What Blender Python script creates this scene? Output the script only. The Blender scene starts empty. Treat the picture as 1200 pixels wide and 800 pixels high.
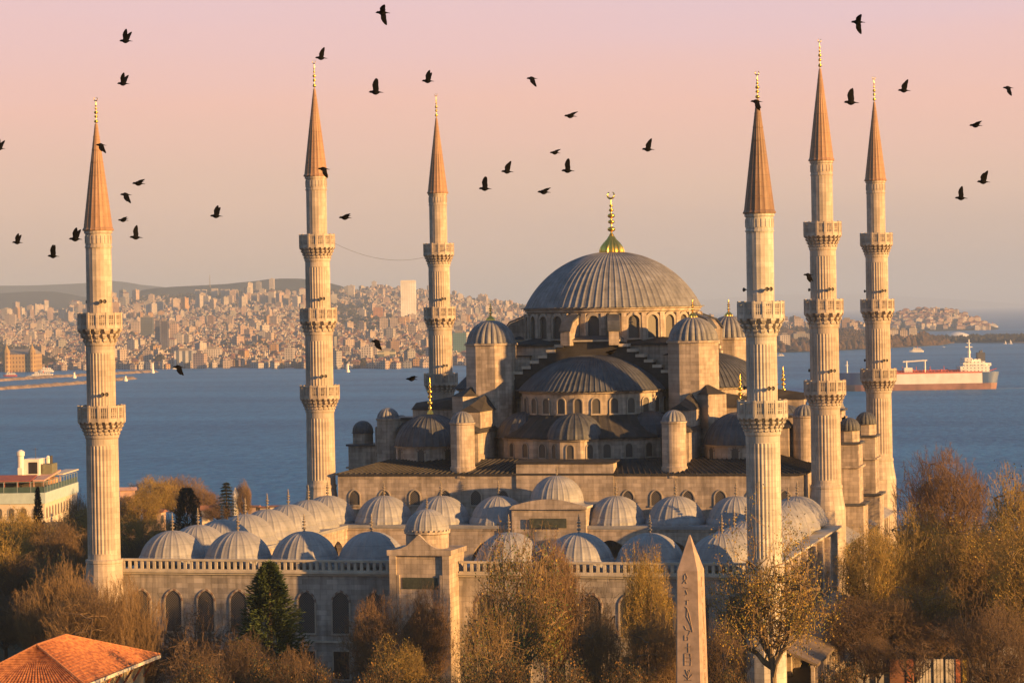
import bpy, math, random
from math import sin, cos, pi, radians, sqrt, atan2
import numpy as np

# ------------------------------------------------------------------ camera, sky, sun, exposure
scene = bpy.context.scene
col = scene.collection
CAM = (85.88, -392.11, 44.0)
YAW, PITCH, ROLL, FPX = radians(14.554), radians(0.657), radians(0.969), 3088.0
cd = bpy.data.cameras.new('camera'); cam = bpy.data.objects.new('camera', cd); col.objects.link(cam)
cd.sensor_width = 36.0; cd.lens = 36.0*FPX/1200.0; cd.clip_start = 1.0; cd.clip_end = 120000.0
cam.location = CAM; cam.rotation_mode = 'XYZ'
from mathutils import Matrix, Vector
cam.matrix_world = (Matrix.Translation(CAM) @ Matrix.Rotation(YAW, 4, 'Z') @ Matrix.Rotation(pi/2-PITCH, 4, 'X') @ Matrix.Rotation(-ROLL, 4, 'Z'))
scene.camera = cam

SUN_EL = radians(9.0)
sd = Vector((0.951*cos(SUN_EL), -0.31*cos(SUN_EL), sin(SUN_EL))).normalized()
sl = bpy.data.lights.new('sun', 'SUN'); so = bpy.data.objects.new('sun', sl); col.objects.link(so)
sl.energy = 5.0; sl.angle = radians(0.6); sl.color = (1.0, 0.52, 0.155)
so.rotation_euler = sd.to_track_quat('Z', 'Y').to_euler(); so.location = (200, -200, 300)

w = bpy.data.worlds.new('World'); scene.world = w; w.use_nodes = True
nt = w.node_tree; nt.nodes.clear()
def N(t, **k):
    n = nt.nodes.new(t)
    for a, b in k.items(): setattr(n, a, b)
    return n
sky = N('ShaderNodeTexSky', sky_type='NISHITA', sun_disc=False)
sky.sun_elevation = SUN_EL; sky.sun_rotation = atan2(sd.x, sd.y)
sky.air_density = 1.3; sky.dust_density = 0.6; sky.ozone_density = 3.0
tc = N('ShaderNodeTexCoord'); sep = N('ShaderNodeSeparateXYZ'); nt.links.new(tc.outputs['Generated'], sep.inputs[0])
asn = N('ShaderNodeMath', operation='ARCSINE'); nt.links.new(sep.outputs[2], asn.inputs[0])
dv = N('ShaderNodeMath', operation='DIVIDE'); dv.inputs[1].default_value = radians(20.0); nt.links.new(asn.outputs[0], dv.inputs[0])
skm = N('ShaderNodeMapping'); skm.inputs['Scale'].default_value = (3.0, 3.0, 26.0); nt.links.new(tc.outputs['Generated'], skm.inputs[0])
skn = N('ShaderNodeTexNoise'); skn.inputs['Scale'].default_value = 1.0; skn.inputs['Detail'].default_value = 4; nt.links.new(skm.outputs[0], skn.inputs['Vector'])
skr = N('ShaderNodeMapRange'); skr.inputs[1].default_value = .3; skr.inputs[2].default_value = .7; skr.inputs[3].default_value = -.022; skr.inputs[4].default_value = .022; nt.links.new(skn.outputs['Fac'], skr.inputs[0])
ska = N('ShaderNodeMath', operation='ADD'); nt.links.new(dv.outputs[0], ska.inputs[0]); nt.links.new(skr.outputs[0], ska.inputs[1])
ramp = N('ShaderNodeValToRGB'); nt.links.new(ska.outputs[0], ramp.inputs[0])
cr = ramp.color_ramp
SKY = [(0.0, (.48, .378, .348)), (.05, (.65, .465, .375)), (.13, (.82, .54, .41)), (.225, (.93, .545, .445)), (.31, (.86, .560, .555)), (.40, (.74, .575, .68)), (.62, (.50, .42, .55)), (1.0, (.33, .35, .48))]
while len(cr.elements) < len(SKY): cr.elements.new(0.5)
for e, (p, c) in zip(cr.elements, SKY): e.position = p; e.color = (*c, 1)
bg1 = N('ShaderNodeBackground'); nt.links.new(ramp.outputs[0], bg1.inputs[0]); bg1.inputs[1].default_value = 0.82
bg2 = N('ShaderNodeBackground'); nt.links.new(sky.outputs[0], bg2.inputs[0]); bg2.inputs[1].default_value = 0.085
mr = N('ShaderNodeMapRange'); mr.inputs[1].default_value = radians(8.5); mr.inputs[2].default_value = radians(18)
mr.inputs[3].default_value = 0.0; mr.inputs[4].default_value = 1.0
nt.links.new(asn.outputs[0], mr.inputs[0])
mx = N('ShaderNodeMixShader'); nt.links.new(mr.outputs[0], mx.inputs[0]); nt.links.new(bg1.outputs[0], mx.inputs[1]); nt.links.new(bg2.outputs[0], mx.inputs[2])
# sky band made brightest along the view heading, dimmed elsewhere to cut ambient fill
dt = N('ShaderNodeVectorMath', operation='DOT_PRODUCT'); nt.links.new(tc.outputs['Generated'], dt.inputs[0]); dt.inputs[1].default_value = (-sin(YAW), cos(YAW), 0)
az = N('ShaderNodeMapRange'); az.interpolation_type = 'SMOOTHSTEP'; az.inputs[1].default_value = .45; az.inputs[2].default_value = .93; az.inputs[3].default_value = .08; az.inputs[4].default_value = .455
nt.links.new(dt.outputs['Value'], az.inputs[0]); nt.links.new(az.outputs[0], bg1.inputs[1])
wo = N('ShaderNodeOutputWorld'); nt.links.new(mx.outputs[0], wo.inputs[0])

vs = scene.view_settings
vs.view_transform = 'Standard'; vs.look = 'None'; vs.exposure = 1.2; vs.gamma = 1.0; vs.use_curve_mapping = False
try:
    scene.cycles.use_denoising = True
    scene.cycles.max_bounces = 6; scene.cycles.volume_bounces = 1; scene.cycles.transparent_max_bounces = 8
    scene.cycles.sample_clamp_indirect = 4.0
except Exception: pass

HAZE_DENSITY = 6.4e-5

# ------------------------------------------------------------------ pixel -> place (for siting things measured off the photograph)
def ray(x, y):
    cr_, sr_ = cos(ROLL), sin(ROLL)
    u = (x-600)*cr_-(y-400)*sr_; v = (x-600)*sr_+(y-400)*cr_
    c, s = cos(PITCH), sin(PITCH)
    X = u; Z = FPX*c-v*s; Y = -v*c-FPX*s
    return ((X*cos(YAW)-Z*sin(YAW))/Z, (X*sin(YAW)+Z*cos(YAW))/Z, Y/Z)
def at(x, y, d):
    r = ray(x, y); return (CAM[0]+r[0]*d, CAM[1]+r[1]*d, CAM[2]+r[2]*d)
def on_z(x, y, z):
    r = ray(x, y); return at(x, y, (z-CAM[2])/r[2])
def top_z(x, y, d): return at(x, y, d)[2]
RIGHT = (cos(YAW), sin(YAW)); FWD = (-sin(YAW), cos(YAW))

# ------------------------------------------------------------------ mesh builder
class MB:
    def __init__(s): s.v = []; s.f = []; s.m = []; s.uv = None
    def add(s, vs_, fs, mi=0):
        o = len(s.v); s.v.extend(vs_); s.f.extend([tuple(i+o for i in f) for f in fs]); s.m.extend([mi]*len(fs))
    def box(s, x0, x1, y0, y1, z0, z1, mi=0):
        s.add([(x0,y0,z0),(x1,y0,z0),(x1,y1,z0),(x0,y1,z0),(x0,y0,z1),(x1,y0,z1),(x1,y1,z1),(x0,y1,z1)],
              [(0,3,2,1),(4,5,6,7),(0,1,5,4),(1,2,6,5),(2,3,7,6),(3,0,4,7)], mi)
    def obox(s, c, sx, sy, z0, z1, a=0, mi=0):
        ca, sa = cos(a), sin(a); P = []
        for z in (z0, z1):
            for dx, dy in ((-sx/2,-sy/2),(sx/2,-sy/2),(sx/2,sy/2),(-sx/2,sy/2)):
                P.append((c[0]+dx*ca-dy*sa, c[1]+dx*sa+dy*ca, z))
        s.add(P, [(0,3,2,1),(4,5,6,7),(0,1,5,4),(1,2,6,5),(2,3,7,6),(3,0,4,7)], mi)
    def prism(s, poly, z0, z1, mi=0, mtop=None):
        n = len(poly)
        s.add([(x,y,z0) for x,y in poly]+[(x,y,z1) for x,y in poly], [(i,(i+1)%n,(i+1)%n+n,i+n) for i in range(n)]+[tuple(range(n-1,-1,-1))], mi)
        s.add([(x,y,z1) for x,y in poly], [tuple(range(n))], mi if mtop is None else mtop)
    def wallpoly(s, poly, y0, y1, mi=0):        # polygon in x,z extruded along y
        n = len(poly)
        s.add([(x,y0,z) for x,z in poly]+[(x,y1,z) for x,z in poly], [tuple(range(n)), tuple(range(2*n-1,n-1,-1))]+[(i,i+n,(i+1)%n+n,(i+1)%n) for i in range(n)], mi)
    def lathe(s, prof, n=24, c=(0,0), a0=0.0, a1=2*pi, mi=0, mod=None, caps=True):
        full = abs(a1-a0-2*pi) < 1e-6; m = n if full else n+1; P = []
        for r, z in prof:
            for i in range(m):
                a = a0+(a1-a0)*i/n; rr = r if mod is None else mod(r, a, i)
                P.append((c[0]+rr*cos(a), c[1]+rr*sin(a), z))
        F = []
        for k in range(len(prof)-1):
            for i in range(n):
                j = (i+1)%m; F.append((k*m+i, k*m+j, (k+1)*m+j, (k+1)*m+i))
        if caps:
            F.append(tuple(range(m-1,-1,-1))); F.append(tuple((len(prof)-1)*m+i for i in range(m)))
        s.add(P, F, mi)
    def tube(s, pts, rads, n=5, mi=0, cap=True):
        P = []; prev = None
        k = len(pts)
        for i in range(k):
            a = Vector(pts[max(i-1,0)]); b = Vector(pts[min(i+1,k-1)]); d = (b-a)
            if d.length < 1e-9: d = Vector((0,0,1))
            d.normalize()
            ref = Vector((0,0,1)) if abs(d.z) < .95 else Vector((1,0,0))
            u = d.cross(ref).normalized(); v = d.cross(u)
            for q in range(n):
                t = 2*pi*q/n; w_ = Vector(pts[i])+(u*cos(t)+v*sin(t))*rads[i]
                P.append(tuple(w_))
        F = [(i*n+q, i*n+(q+1)%n, (i+1)*n+(q+1)%n, (i+1)*n+q) for i in range(k-1) for q in range(n)]
        if cap: F += [tuple(range(n-1,-1,-1)), tuple((k-1)*n+q for q in range(n))]
        s.add(P, F, mi)
    def rot(s, a, c=(0,0)):
        ca, sa = cos(a), sin(a)
        s.v = [(c[0]+(x-c[0])*ca-(y-c[1])*sa, c[1]+(x-c[0])*sa+(y-c[1])*ca, z) for x,y,z in s.v]; return s
    def move(s, d): s.v = [(x+d[0],y+d[1],z+d[2]) for x,y,z in s.v]; return s
    def mesh(s, name, mats, smooth=False):
        me = bpy.data.meshes.new(name); me.from_pydata(s.v, [], s.f)
        for m in (mats if isinstance(mats, (list, tuple)) else [mats]): me.materials.append(m)
        if len(me.polygons): me.polygons.foreach_set('material_index', s.m)
        if smooth:
            me.polygons.foreach_set('use_smooth', [True]*len(me.polygons))
            try: me.set_sharp_from_angle(angle=radians(38))
            except Exception: pass
        me.update(); return me
    def build(s, name, mats, parent=None, smooth=False, loc=None, rz=0):
        o = bpy.data.objects.new(name, s.mesh(name, mats, smooth)); col.objects.link(o)
        if parent is not None: o.parent = parent
        if loc is not None: o.location = loc
        o.rotation_euler.z = rz
        return o
def place(name, me, parent=None, loc=(0,0,0), rz=0, sc=None):
    o = bpy.data.objects.new(name, me); col.objects.link(o)
    if parent is not None: o.parent = parent
    o.location = loc; o.rotation_euler = (0,0,rz)
    if sc is not None: o.scale = sc if isinstance(sc, (tuple, list)) else (sc,)*3
    return o
def thing(name, label, cat, loc=(0,0,0), rz=0, group=None):
    o = bpy.data.objects.new(name, None); col.objects.link(o); o.location = loc; o.rotation_euler.z = rz
    o.empty_display_size = 1.0
    return tag(o, label, cat, group)
def tag(o, label=None, cat=None, group=None, kind=None):
    if label: o['label'] = label
    if cat: o['category'] = cat
    if group: o['group'] = group
    if kind: o['kind'] = kind
    return o
def copy_tree(o, parent=None):
    c = o.copy(); col.objects.link(c)
    if parent is not None: c.parent = parent
    for ch in list(o.children): copy_tree(ch, c)
    return c

# ------------------------------------------------------------------ materials
def mat(name):
    m = bpy.data.materials.new(name); m.use_nodes = True; t = m.node_tree
    return m, t, t.nodes['Principled BSDF'], lambda k, **kw: _nn(t, k, **kw), t.links.new
def _nn(t, k, **kw):
    n = t.nodes.new(k)
    for a, b in kw.items(): setattr(n, a, b)
    return n
def plain(name, c, rough=.6, metal=0.0, var=0.15, nscale=1.0, spec=None):
    m, t, b, n, L = mat(name)
    b.inputs['Roughness'].default_value = rough; b.inputs['Metallic'].default_value = metal
    if spec is not None: b.inputs['Specular IOR Level'].default_value = spec
    if var:
        tc = n('ShaderNodeTexCoord'); no = n('ShaderNodeTexNoise'); no.inputs['Scale'].default_value = nscale; no.inputs['Detail'].default_value = 5
        L(tc.outputs['Object'], no.inputs['Vector'])
        r = n('ShaderNodeValToRGB'); r.color_ramp.elements[0].position = .3; r.color_ramp.elements[1].position = .7
        r.color_ramp.elements[0].color = (*[x*(1-var) for x in c], 1); r.color_ramp.elements[1].color = (*[min(1, x*(1+var)) for x in c], 1)
        L(no.outputs['Fac'], r.inputs[0]); L(r.outputs[0], b.inputs['Base Color'])
    else: b.inputs['Base Color'].default_value = (*c, 1)
    return m
def stone(name, c, bw=1.3, bh=.55, round_=False, var=.20, mortar=.72, rough=.85, stain=.48, r0=2.0):
    m, t, b, n, L = mat(name); b.inputs['Roughness'].default_value = rough; b.inputs['Specular IOR Level'].default_value = .2
    tc = n('ShaderNodeTexCoord'); s = n('ShaderNodeSeparateXYZ'); L(tc.outputs['Object'], s.inputs[0])
    if round_:
        a = n('ShaderNodeMath', operation='ARCTAN2'); L(s.outputs[1], a.inputs[0]); L(s.outputs[0], a.inputs[1])
        u = n('ShaderNodeMath', operation='MULTIPLY'); u.inputs[1].default_value = r0; L(a.outputs[0], u.inputs[0])
    else:
        u = n('ShaderNodeMath', operation='ADD'); L(s.outputs[0], u.inputs[0]); L(s.outputs[1], u.inputs[1])
    cb = n('ShaderNodeCombineXYZ'); L(u.outputs[0], cb.inputs[0]); L(s.outputs[2], cb.inputs[1])
    br = n('ShaderNodeTexBrick'); L(cb.outputs[0], br.inputs['Vector'])
    br.inputs['Scale'].default_value = 1; br.inputs['Brick Width'].default_value = bw; br.inputs['Row Height'].default_value = bh
    br.inputs['Mortar Size'].default_value = .025; br.inputs['Mortar Smooth'].default_value = .3; br.inputs['Bias'].default_value = 0
    br.inputs['Color1'].default_value = (*[x*(1-var) for x in c], 1); br.inputs['Color2'].default_value = (*[min(1, x*(1+var*.7)) for x in c], 1)
    br.inputs['Mortar'].default_value = (*[x*mortar for x in c], 1)
    # broad weathering and vertical rain streaks (dirt with a shape of its own)
    no = n('ShaderNodeTexNoise'); no.inputs['Scale'].default_value = .35; no.inputs['Detail'].default_value = 7; no.inputs['Roughness'].default_value = .65
    L(tc.outputs['Object'], no.inputs['Vector'])
    mp = n('ShaderNodeMapping'); mp.inputs['Scale'].default_value = (1.6, .13, 1); L(cb.outputs[0], mp.inputs[0])
    n2 = n('ShaderNodeTexNoise'); n2.inputs['Scale'].default_value = 1.0; n2.inputs['Detail'].default_value = 5; L(mp.outputs[0], n2.inputs['Vector'])
    ad = n('ShaderNodeMath', operation='MULTIPLY'); L(no.outputs['Fac'], ad.inputs[0]); L(n2.outputs['Fac'], ad.inputs[1])
    rr = n('ShaderNodeMapRange'); rr.inputs[1].default_value = .12; rr.inputs[2].default_value = .34; rr.inputs[3].default_value = 1-stain; rr.inputs[4].default_value = 1.08
    L(ad.outputs[0], rr.inputs[0])
    mu = n('ShaderNodeMix', data_type='RGBA', blend_type='MULTIPLY'); mu.inputs[0].default_value = 1
    L(br.outputs['Color'], mu.inputs[6]); L(rr.outputs[0], mu.inputs[7]); L(mu.outputs[2], b.inputs['Base Color'])
    bp = n('ShaderNodeBump'); bp.inputs['Strength'].default_value = .25; bp.inputs['Distance'].default_value = .05
    L(br.outputs['Fac'], bp.inputs['Height']); bp.invert = True; L(bp.outputs[0], b.inputs['Normal'])
    return m
def lead(name, c, var=.3, rough=.55, sc=.5, spec=.35):
    m, t, b, n, L = mat(name); b.inputs['Roughness'].default_value = rough; b.inputs['Specular IOR Level'].default_value = spec
    tc = n('ShaderNodeTexCoord'); no = n('ShaderNodeTexNoise'); no.inputs['Scale'].default_value = sc; no.inputs['Detail'].default_value = 8; no.inputs['Roughness'].default_value = .7
    L(tc.outputs['Object'], no.inputs['Vector'])
    r = n('ShaderNodeValToRGB'); e = r.color_ramp.elements; e[0].position = .32; e[1].position = .68
    e[0].color = (*[x*(1-var) for x in c], 1); e[1].color = (*[x*(1+var) for x in c], 1)
    x = r.color_ramp.elements.new(.5); x.color = (c[0]*1.0, c[1]*.97, c[2]*.93, 1)
    L(no.outputs['Fac'], r.inputs[0])
    # sheet courses: thin horizontal laps every 1.6 m
    s = n('ShaderNodeSeparateXYZ'); L(tc.outputs['Object'], s.inputs[0])
    md = n('ShaderNodeMath', operation='MODULO'); md.inputs[1].default_value = 1.3; L(s.outputs[2], md.inputs[0])
    lt = n('ShaderNodeMath', operation='LESS_THAN'); lt.inputs[1].default_value = .07; L(md.outputs[0], lt.inputs[0])
    mp = n('ShaderNodeMapRange'); mp.inputs[3].default_value = 1; mp.inputs[4].default_value = .8; L(lt.outputs[0], mp.inputs[0])
    mu = n('ShaderNodeMix', data_type='RGBA', blend_type='MULTIPLY'); mu.inputs[0].default_value = 1
    L(r.outputs[0], mu.inputs[6]); L(mp.outputs[0], mu.inputs[7]); L(mu.outputs[2], b.inputs['Base Color'])
    bp = n('ShaderNodeBump'); bp.inputs['Strength'].default_value = .3; bp.inputs['Distance'].default_value = .1
    L(no.outputs['Fac'], bp.inputs['Height']); L(bp.outputs[0], b.inputs['Normal'])
    return m
def lattice(name, dark, light, s=.28):
    m, t, b, n, L = mat(name); b.inputs['Roughness'].default_value = .5
    tc = n('ShaderNodeTexCoord'); sp = n('ShaderNodeSeparateXYZ'); L(tc.outputs['Object'], sp.inputs[0])
    def frac(op):
        a = n('ShaderNodeMath', operation=op); L(sp.outputs[0], a.inputs[0]); L(sp.outputs[2], a.inputs[1])
        d = n('ShaderNodeMath', operation='DIVIDE'); d.inputs[1].default_value = s; L(a.outputs[0], d.inputs[0])
        f = n('ShaderNodeMath', operation='FRACT'); L(d.outputs[0], f.inputs[0])
        l = n('ShaderNodeMath', operation='LESS_THAN'); l.inputs[1].default_value = .28; L(f.outputs[0], l.inputs[0]); return l
    a, c = frac('ADD'), frac('SUBTRACT')
    mxx = n('ShaderNodeMath', operation='MAXIMUM'); L(a.outputs[0], mxx.inputs[0]); L(c.outputs[0], mxx.inputs[1])
    mi = n('ShaderNodeMix', data_type='RGBA'); mi.inputs[6].default_value = (*dark, 1); mi.inputs[7].default_value = (*light, 1)
    L(mxx.outputs[0], mi.inputs[0]); L(mi.outputs[2], b.inputs['Base Color']); return m

M = {}
M['stone'] = stone('pale_limestone', (.47, .395, .335))
M['stone_front'] = stone('grey_limestone', (.43, .385, .35), bw=1.5, bh=.6, var=.24)
M['stone_round'] = stone('minaret_limestone', (.51, .435, .37), bw=1.1, bh=.62, round_=True, var=.13, mortar=.8, stain=.36)
M['stone_round_pale'] = stone('minaret_pale_limestone', (.55, .51, .455), bw=1.1, bh=.62, round_=True, var=.13, mortar=.8, stain=.36)
M['trim'] = plain('trim_stone', (.48, .43, .36), .85, 0, .2, .8)
M['frame'] = plain('window_frame_stone', (.36, .31, .26), .85, 0, .2, .8)
M['redstone'] = plain('red_voussoir_stone', (.22, .15, .12), .85, 0, .2, .8)
M['lead'] = lead('dark_lead_sheet', (.078, .084, .099), .42, spec=.3)
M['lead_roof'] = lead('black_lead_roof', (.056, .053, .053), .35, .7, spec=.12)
M['lead_main'] = lead('main_dome_lead', (.195, .20, .222), .36)
M['lead_pale'] = lead('pale_lead_sheet', (.285, .292, .318), .24)
M['lead_brown'] = lead('weathered_brown_lead', (.17, .135, .105), .3)
M['seam'] = plain('lead_seam', (.13, .12, .115), .6, 0, .1)
M['gold'] = plain('gilded_copper', (.95, .60, .13), .28, 1.0, .08, 3)
M['bronze'] = plain('dull_bronze_finial', (.30, .25, .19), .5, .4, .15)
M['pane'] = lattice('window_lattice', (.03, .03, .035), (.14, .125, .11))
M['pane_dark'] = plain('dark_glass', (.035, .033, .033), .3, 0, .2)
M['cone'] = lead('copper_toned_cone_lead', (.33, .205, .135), .18)
M['cone_dark'] = lead('dark_cone_lead', (.23, .15, .105), .18)
M['iron'] = plain('dark_iron', (.05, .047, .045), .6, 0, .1)
M['gap'] = plain('shaded_gap', (.12, .10, .085), .9, 0, .1)

# ------------------------------------------------------------------ architectural pieces
def cap_profile(R, z0, h, n=14, rmin=.02):
    S = (R*R+h*h)/(2*h); th = math.asin(min(1, R/S)) if h <= R else pi-math.asin(R/S)
    return [(max(S*sin(th*(1-i/n)), rmin), z0+h-S+S*cos(th*(1-i/n))) for i in range(n+1)]
def ribbed(n_rib, h, sub=4):
    def f(r, a, i): return r+(h if i % sub == 1 else 0) if r > .5 else r
    return f
def lobed(k, depth):
    def f(r, a, i): return r*(1-depth+depth*abs(sin(k*a/2)))
    return f
def dome_mb(c, R, z0, h, nr, rib=.06, a0=0.0, a1=2*pi, rings=14, skirt=None):
    b = MB(); prof = cap_profile(R, z0, h, rings)
    if skirt: prof = skirt+prof
    b.lathe(prof, nr*4, c, a0, a1, 0, ribbed(nr, rib)); return b
def ngon(c, r, n, ph=0.0): return [(c[0]+r*cos(2*pi*i/n+ph), c[1]+r*sin(2*pi*i/n+ph)) for i in range(n)]
def finial_prof(h, r):
    P = [(r*.55,0),(r*.6,.03*h),(r*.3,.07*h)]
    for z, k in ((.16,1.0),(.33,.85),(.47,.95),(.60,.62),(.70,.5)):
        for t in range(-3, 4):
            q = t/3*.9; P.append((max(r*k*cos(q*pi/2*.95), r*.2), h*(z+.058*k*sin(q*pi/2))))
        P.append((r*.17, h*(z+.075)))
    P += [(r*.15, h*.80), (r*.1, h*.86)]
    P.sort(key=lambda p: p[1]); return P
def finial_mb(c, z, h, r, crescent=True, bulb=None):
    b = MB(); z1 = z
    if bulb:
        R, H = bulb
        pr = [(R, z), (R*1.02, z+.12*H), (R*.93, z+.35*H), (R*.7, z+.58*H), (R*.4, z+.8*H), (R*.22, z+H)]
        b.lathe(pr, 48, c, mod=lobed(16, .12)); z1 = z+H*.98
    b.lathe([(a, z1+q) for a, q in finial_prof(h, r)], 12, c)
    if crescent:
        zz = z1+h*.86+r*.9; P = []
        for i in range(11):
            t = radians(-60+300*i/10)-pi/2+radians(-90)
            P.append((c[0]+cos(t)*r*.85, c[1], zz+sin(t)*r*.85))
        b.tube(P, [r*.12+r*.14*sin(pi*i/10) for i in range(11)], 5)
    return b
def win_mesh(name, w, h, fr=.2, dep=.18, pane_y=-.03, pointed=False, vous=False, sill=True):
    """arched window facing -Y, bottom centre at the origin; pane, raised frame"""
    b = MB(); n = 10; hw = w/2
    def arch(e):
        pts = [(-hw-e, 0), ]
        zs = h-hw
        for i in range(n+1):
            t = pi-pi*i/n; k = 1.0+(.22*(1-abs(cos(t))) if pointed else 0)
            pts.append(((hw+e)*cos(t), zs+(hw+e)*sin(t)*k))
        pts.append((hw+e, 0)); return pts
    A, B = arch(0), arch(fr)
    b.add([(x, pane_y, z) for x, z in A], [tuple(range(len(A)))], 1)
    for i in range(len(A)-1):
        mi = 2 if (vous and 1 <= i <= n and i % 2 == 0) else 0
        P = [(A[i][0],-dep,A[i][1]),(A[i+1][0],-dep,A[i+1][1]),(B[i+1][0],-dep,B[i+1][1]),(B[i][0],-dep,B[i][1]),
             (A[i][0],.05,A[i][1]),(A[i+1][0],.05,A[i+1][1]),(B[i+1][0],.05,B[i+1][1]),(B[i][0],.05,B[i][1])]
        b.add(P, [(0,3,2,1),(0,1,5,4),(3,7,6,2),(0,4,7,3),(1,2,6,5)], mi)
    if sill: b.box(-hw-fr*1.2, hw+fr*1.2, -dep-.08, .04, -.22, 0, 0)
    return b.mesh(name, [M['frame'], M['pane'], M['redstone']])
W_drum = win_mesh('drum_window', 1.7, 3.4, .42, .40)
W_semi = win_mesh('semi_drum_window', 1.15, 2.15, .18, .16)
W_low = win_mesh('low_window', 1.05, 1.95, .14, .12)
W_corner = win_mesh('corner_window', 1.0, 2.0, .22, .1, vous=True)
W_front = win_mesh('front_window', 1.5, 1.9, .16, .12, pointed=True)
W_side = win_mesh('facade_window', 2.0, 4.6, .20, .12, pointed=True, vous=True)
_b = MB(); _b.add([(-.95,-.03,0),(.95,-.03,0),(.95,-.03,3.2),(-.95,-.03,3.2)], [(0,1,2,3)], 1)
for x0, x1, z0, z1 in ((-1.15,-.95,0,3.4),(.95,1.15,0,3.4),(-.95,.95,3.2,3.4),(-1.25,1.25,-.2,0)): _b.box(x0, x1, -.14, .05, z0, z1, 0)
for i in range(5): _b.box(-.95+.38*(i+.5)-.03, -.95+.38*(i+.5)+.03, -.09, -.05, 0, 3.2, 2)
W_rect = _b.mesh('street_window', [M['frame'], M['pane_dark'], M['iron']])

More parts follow.
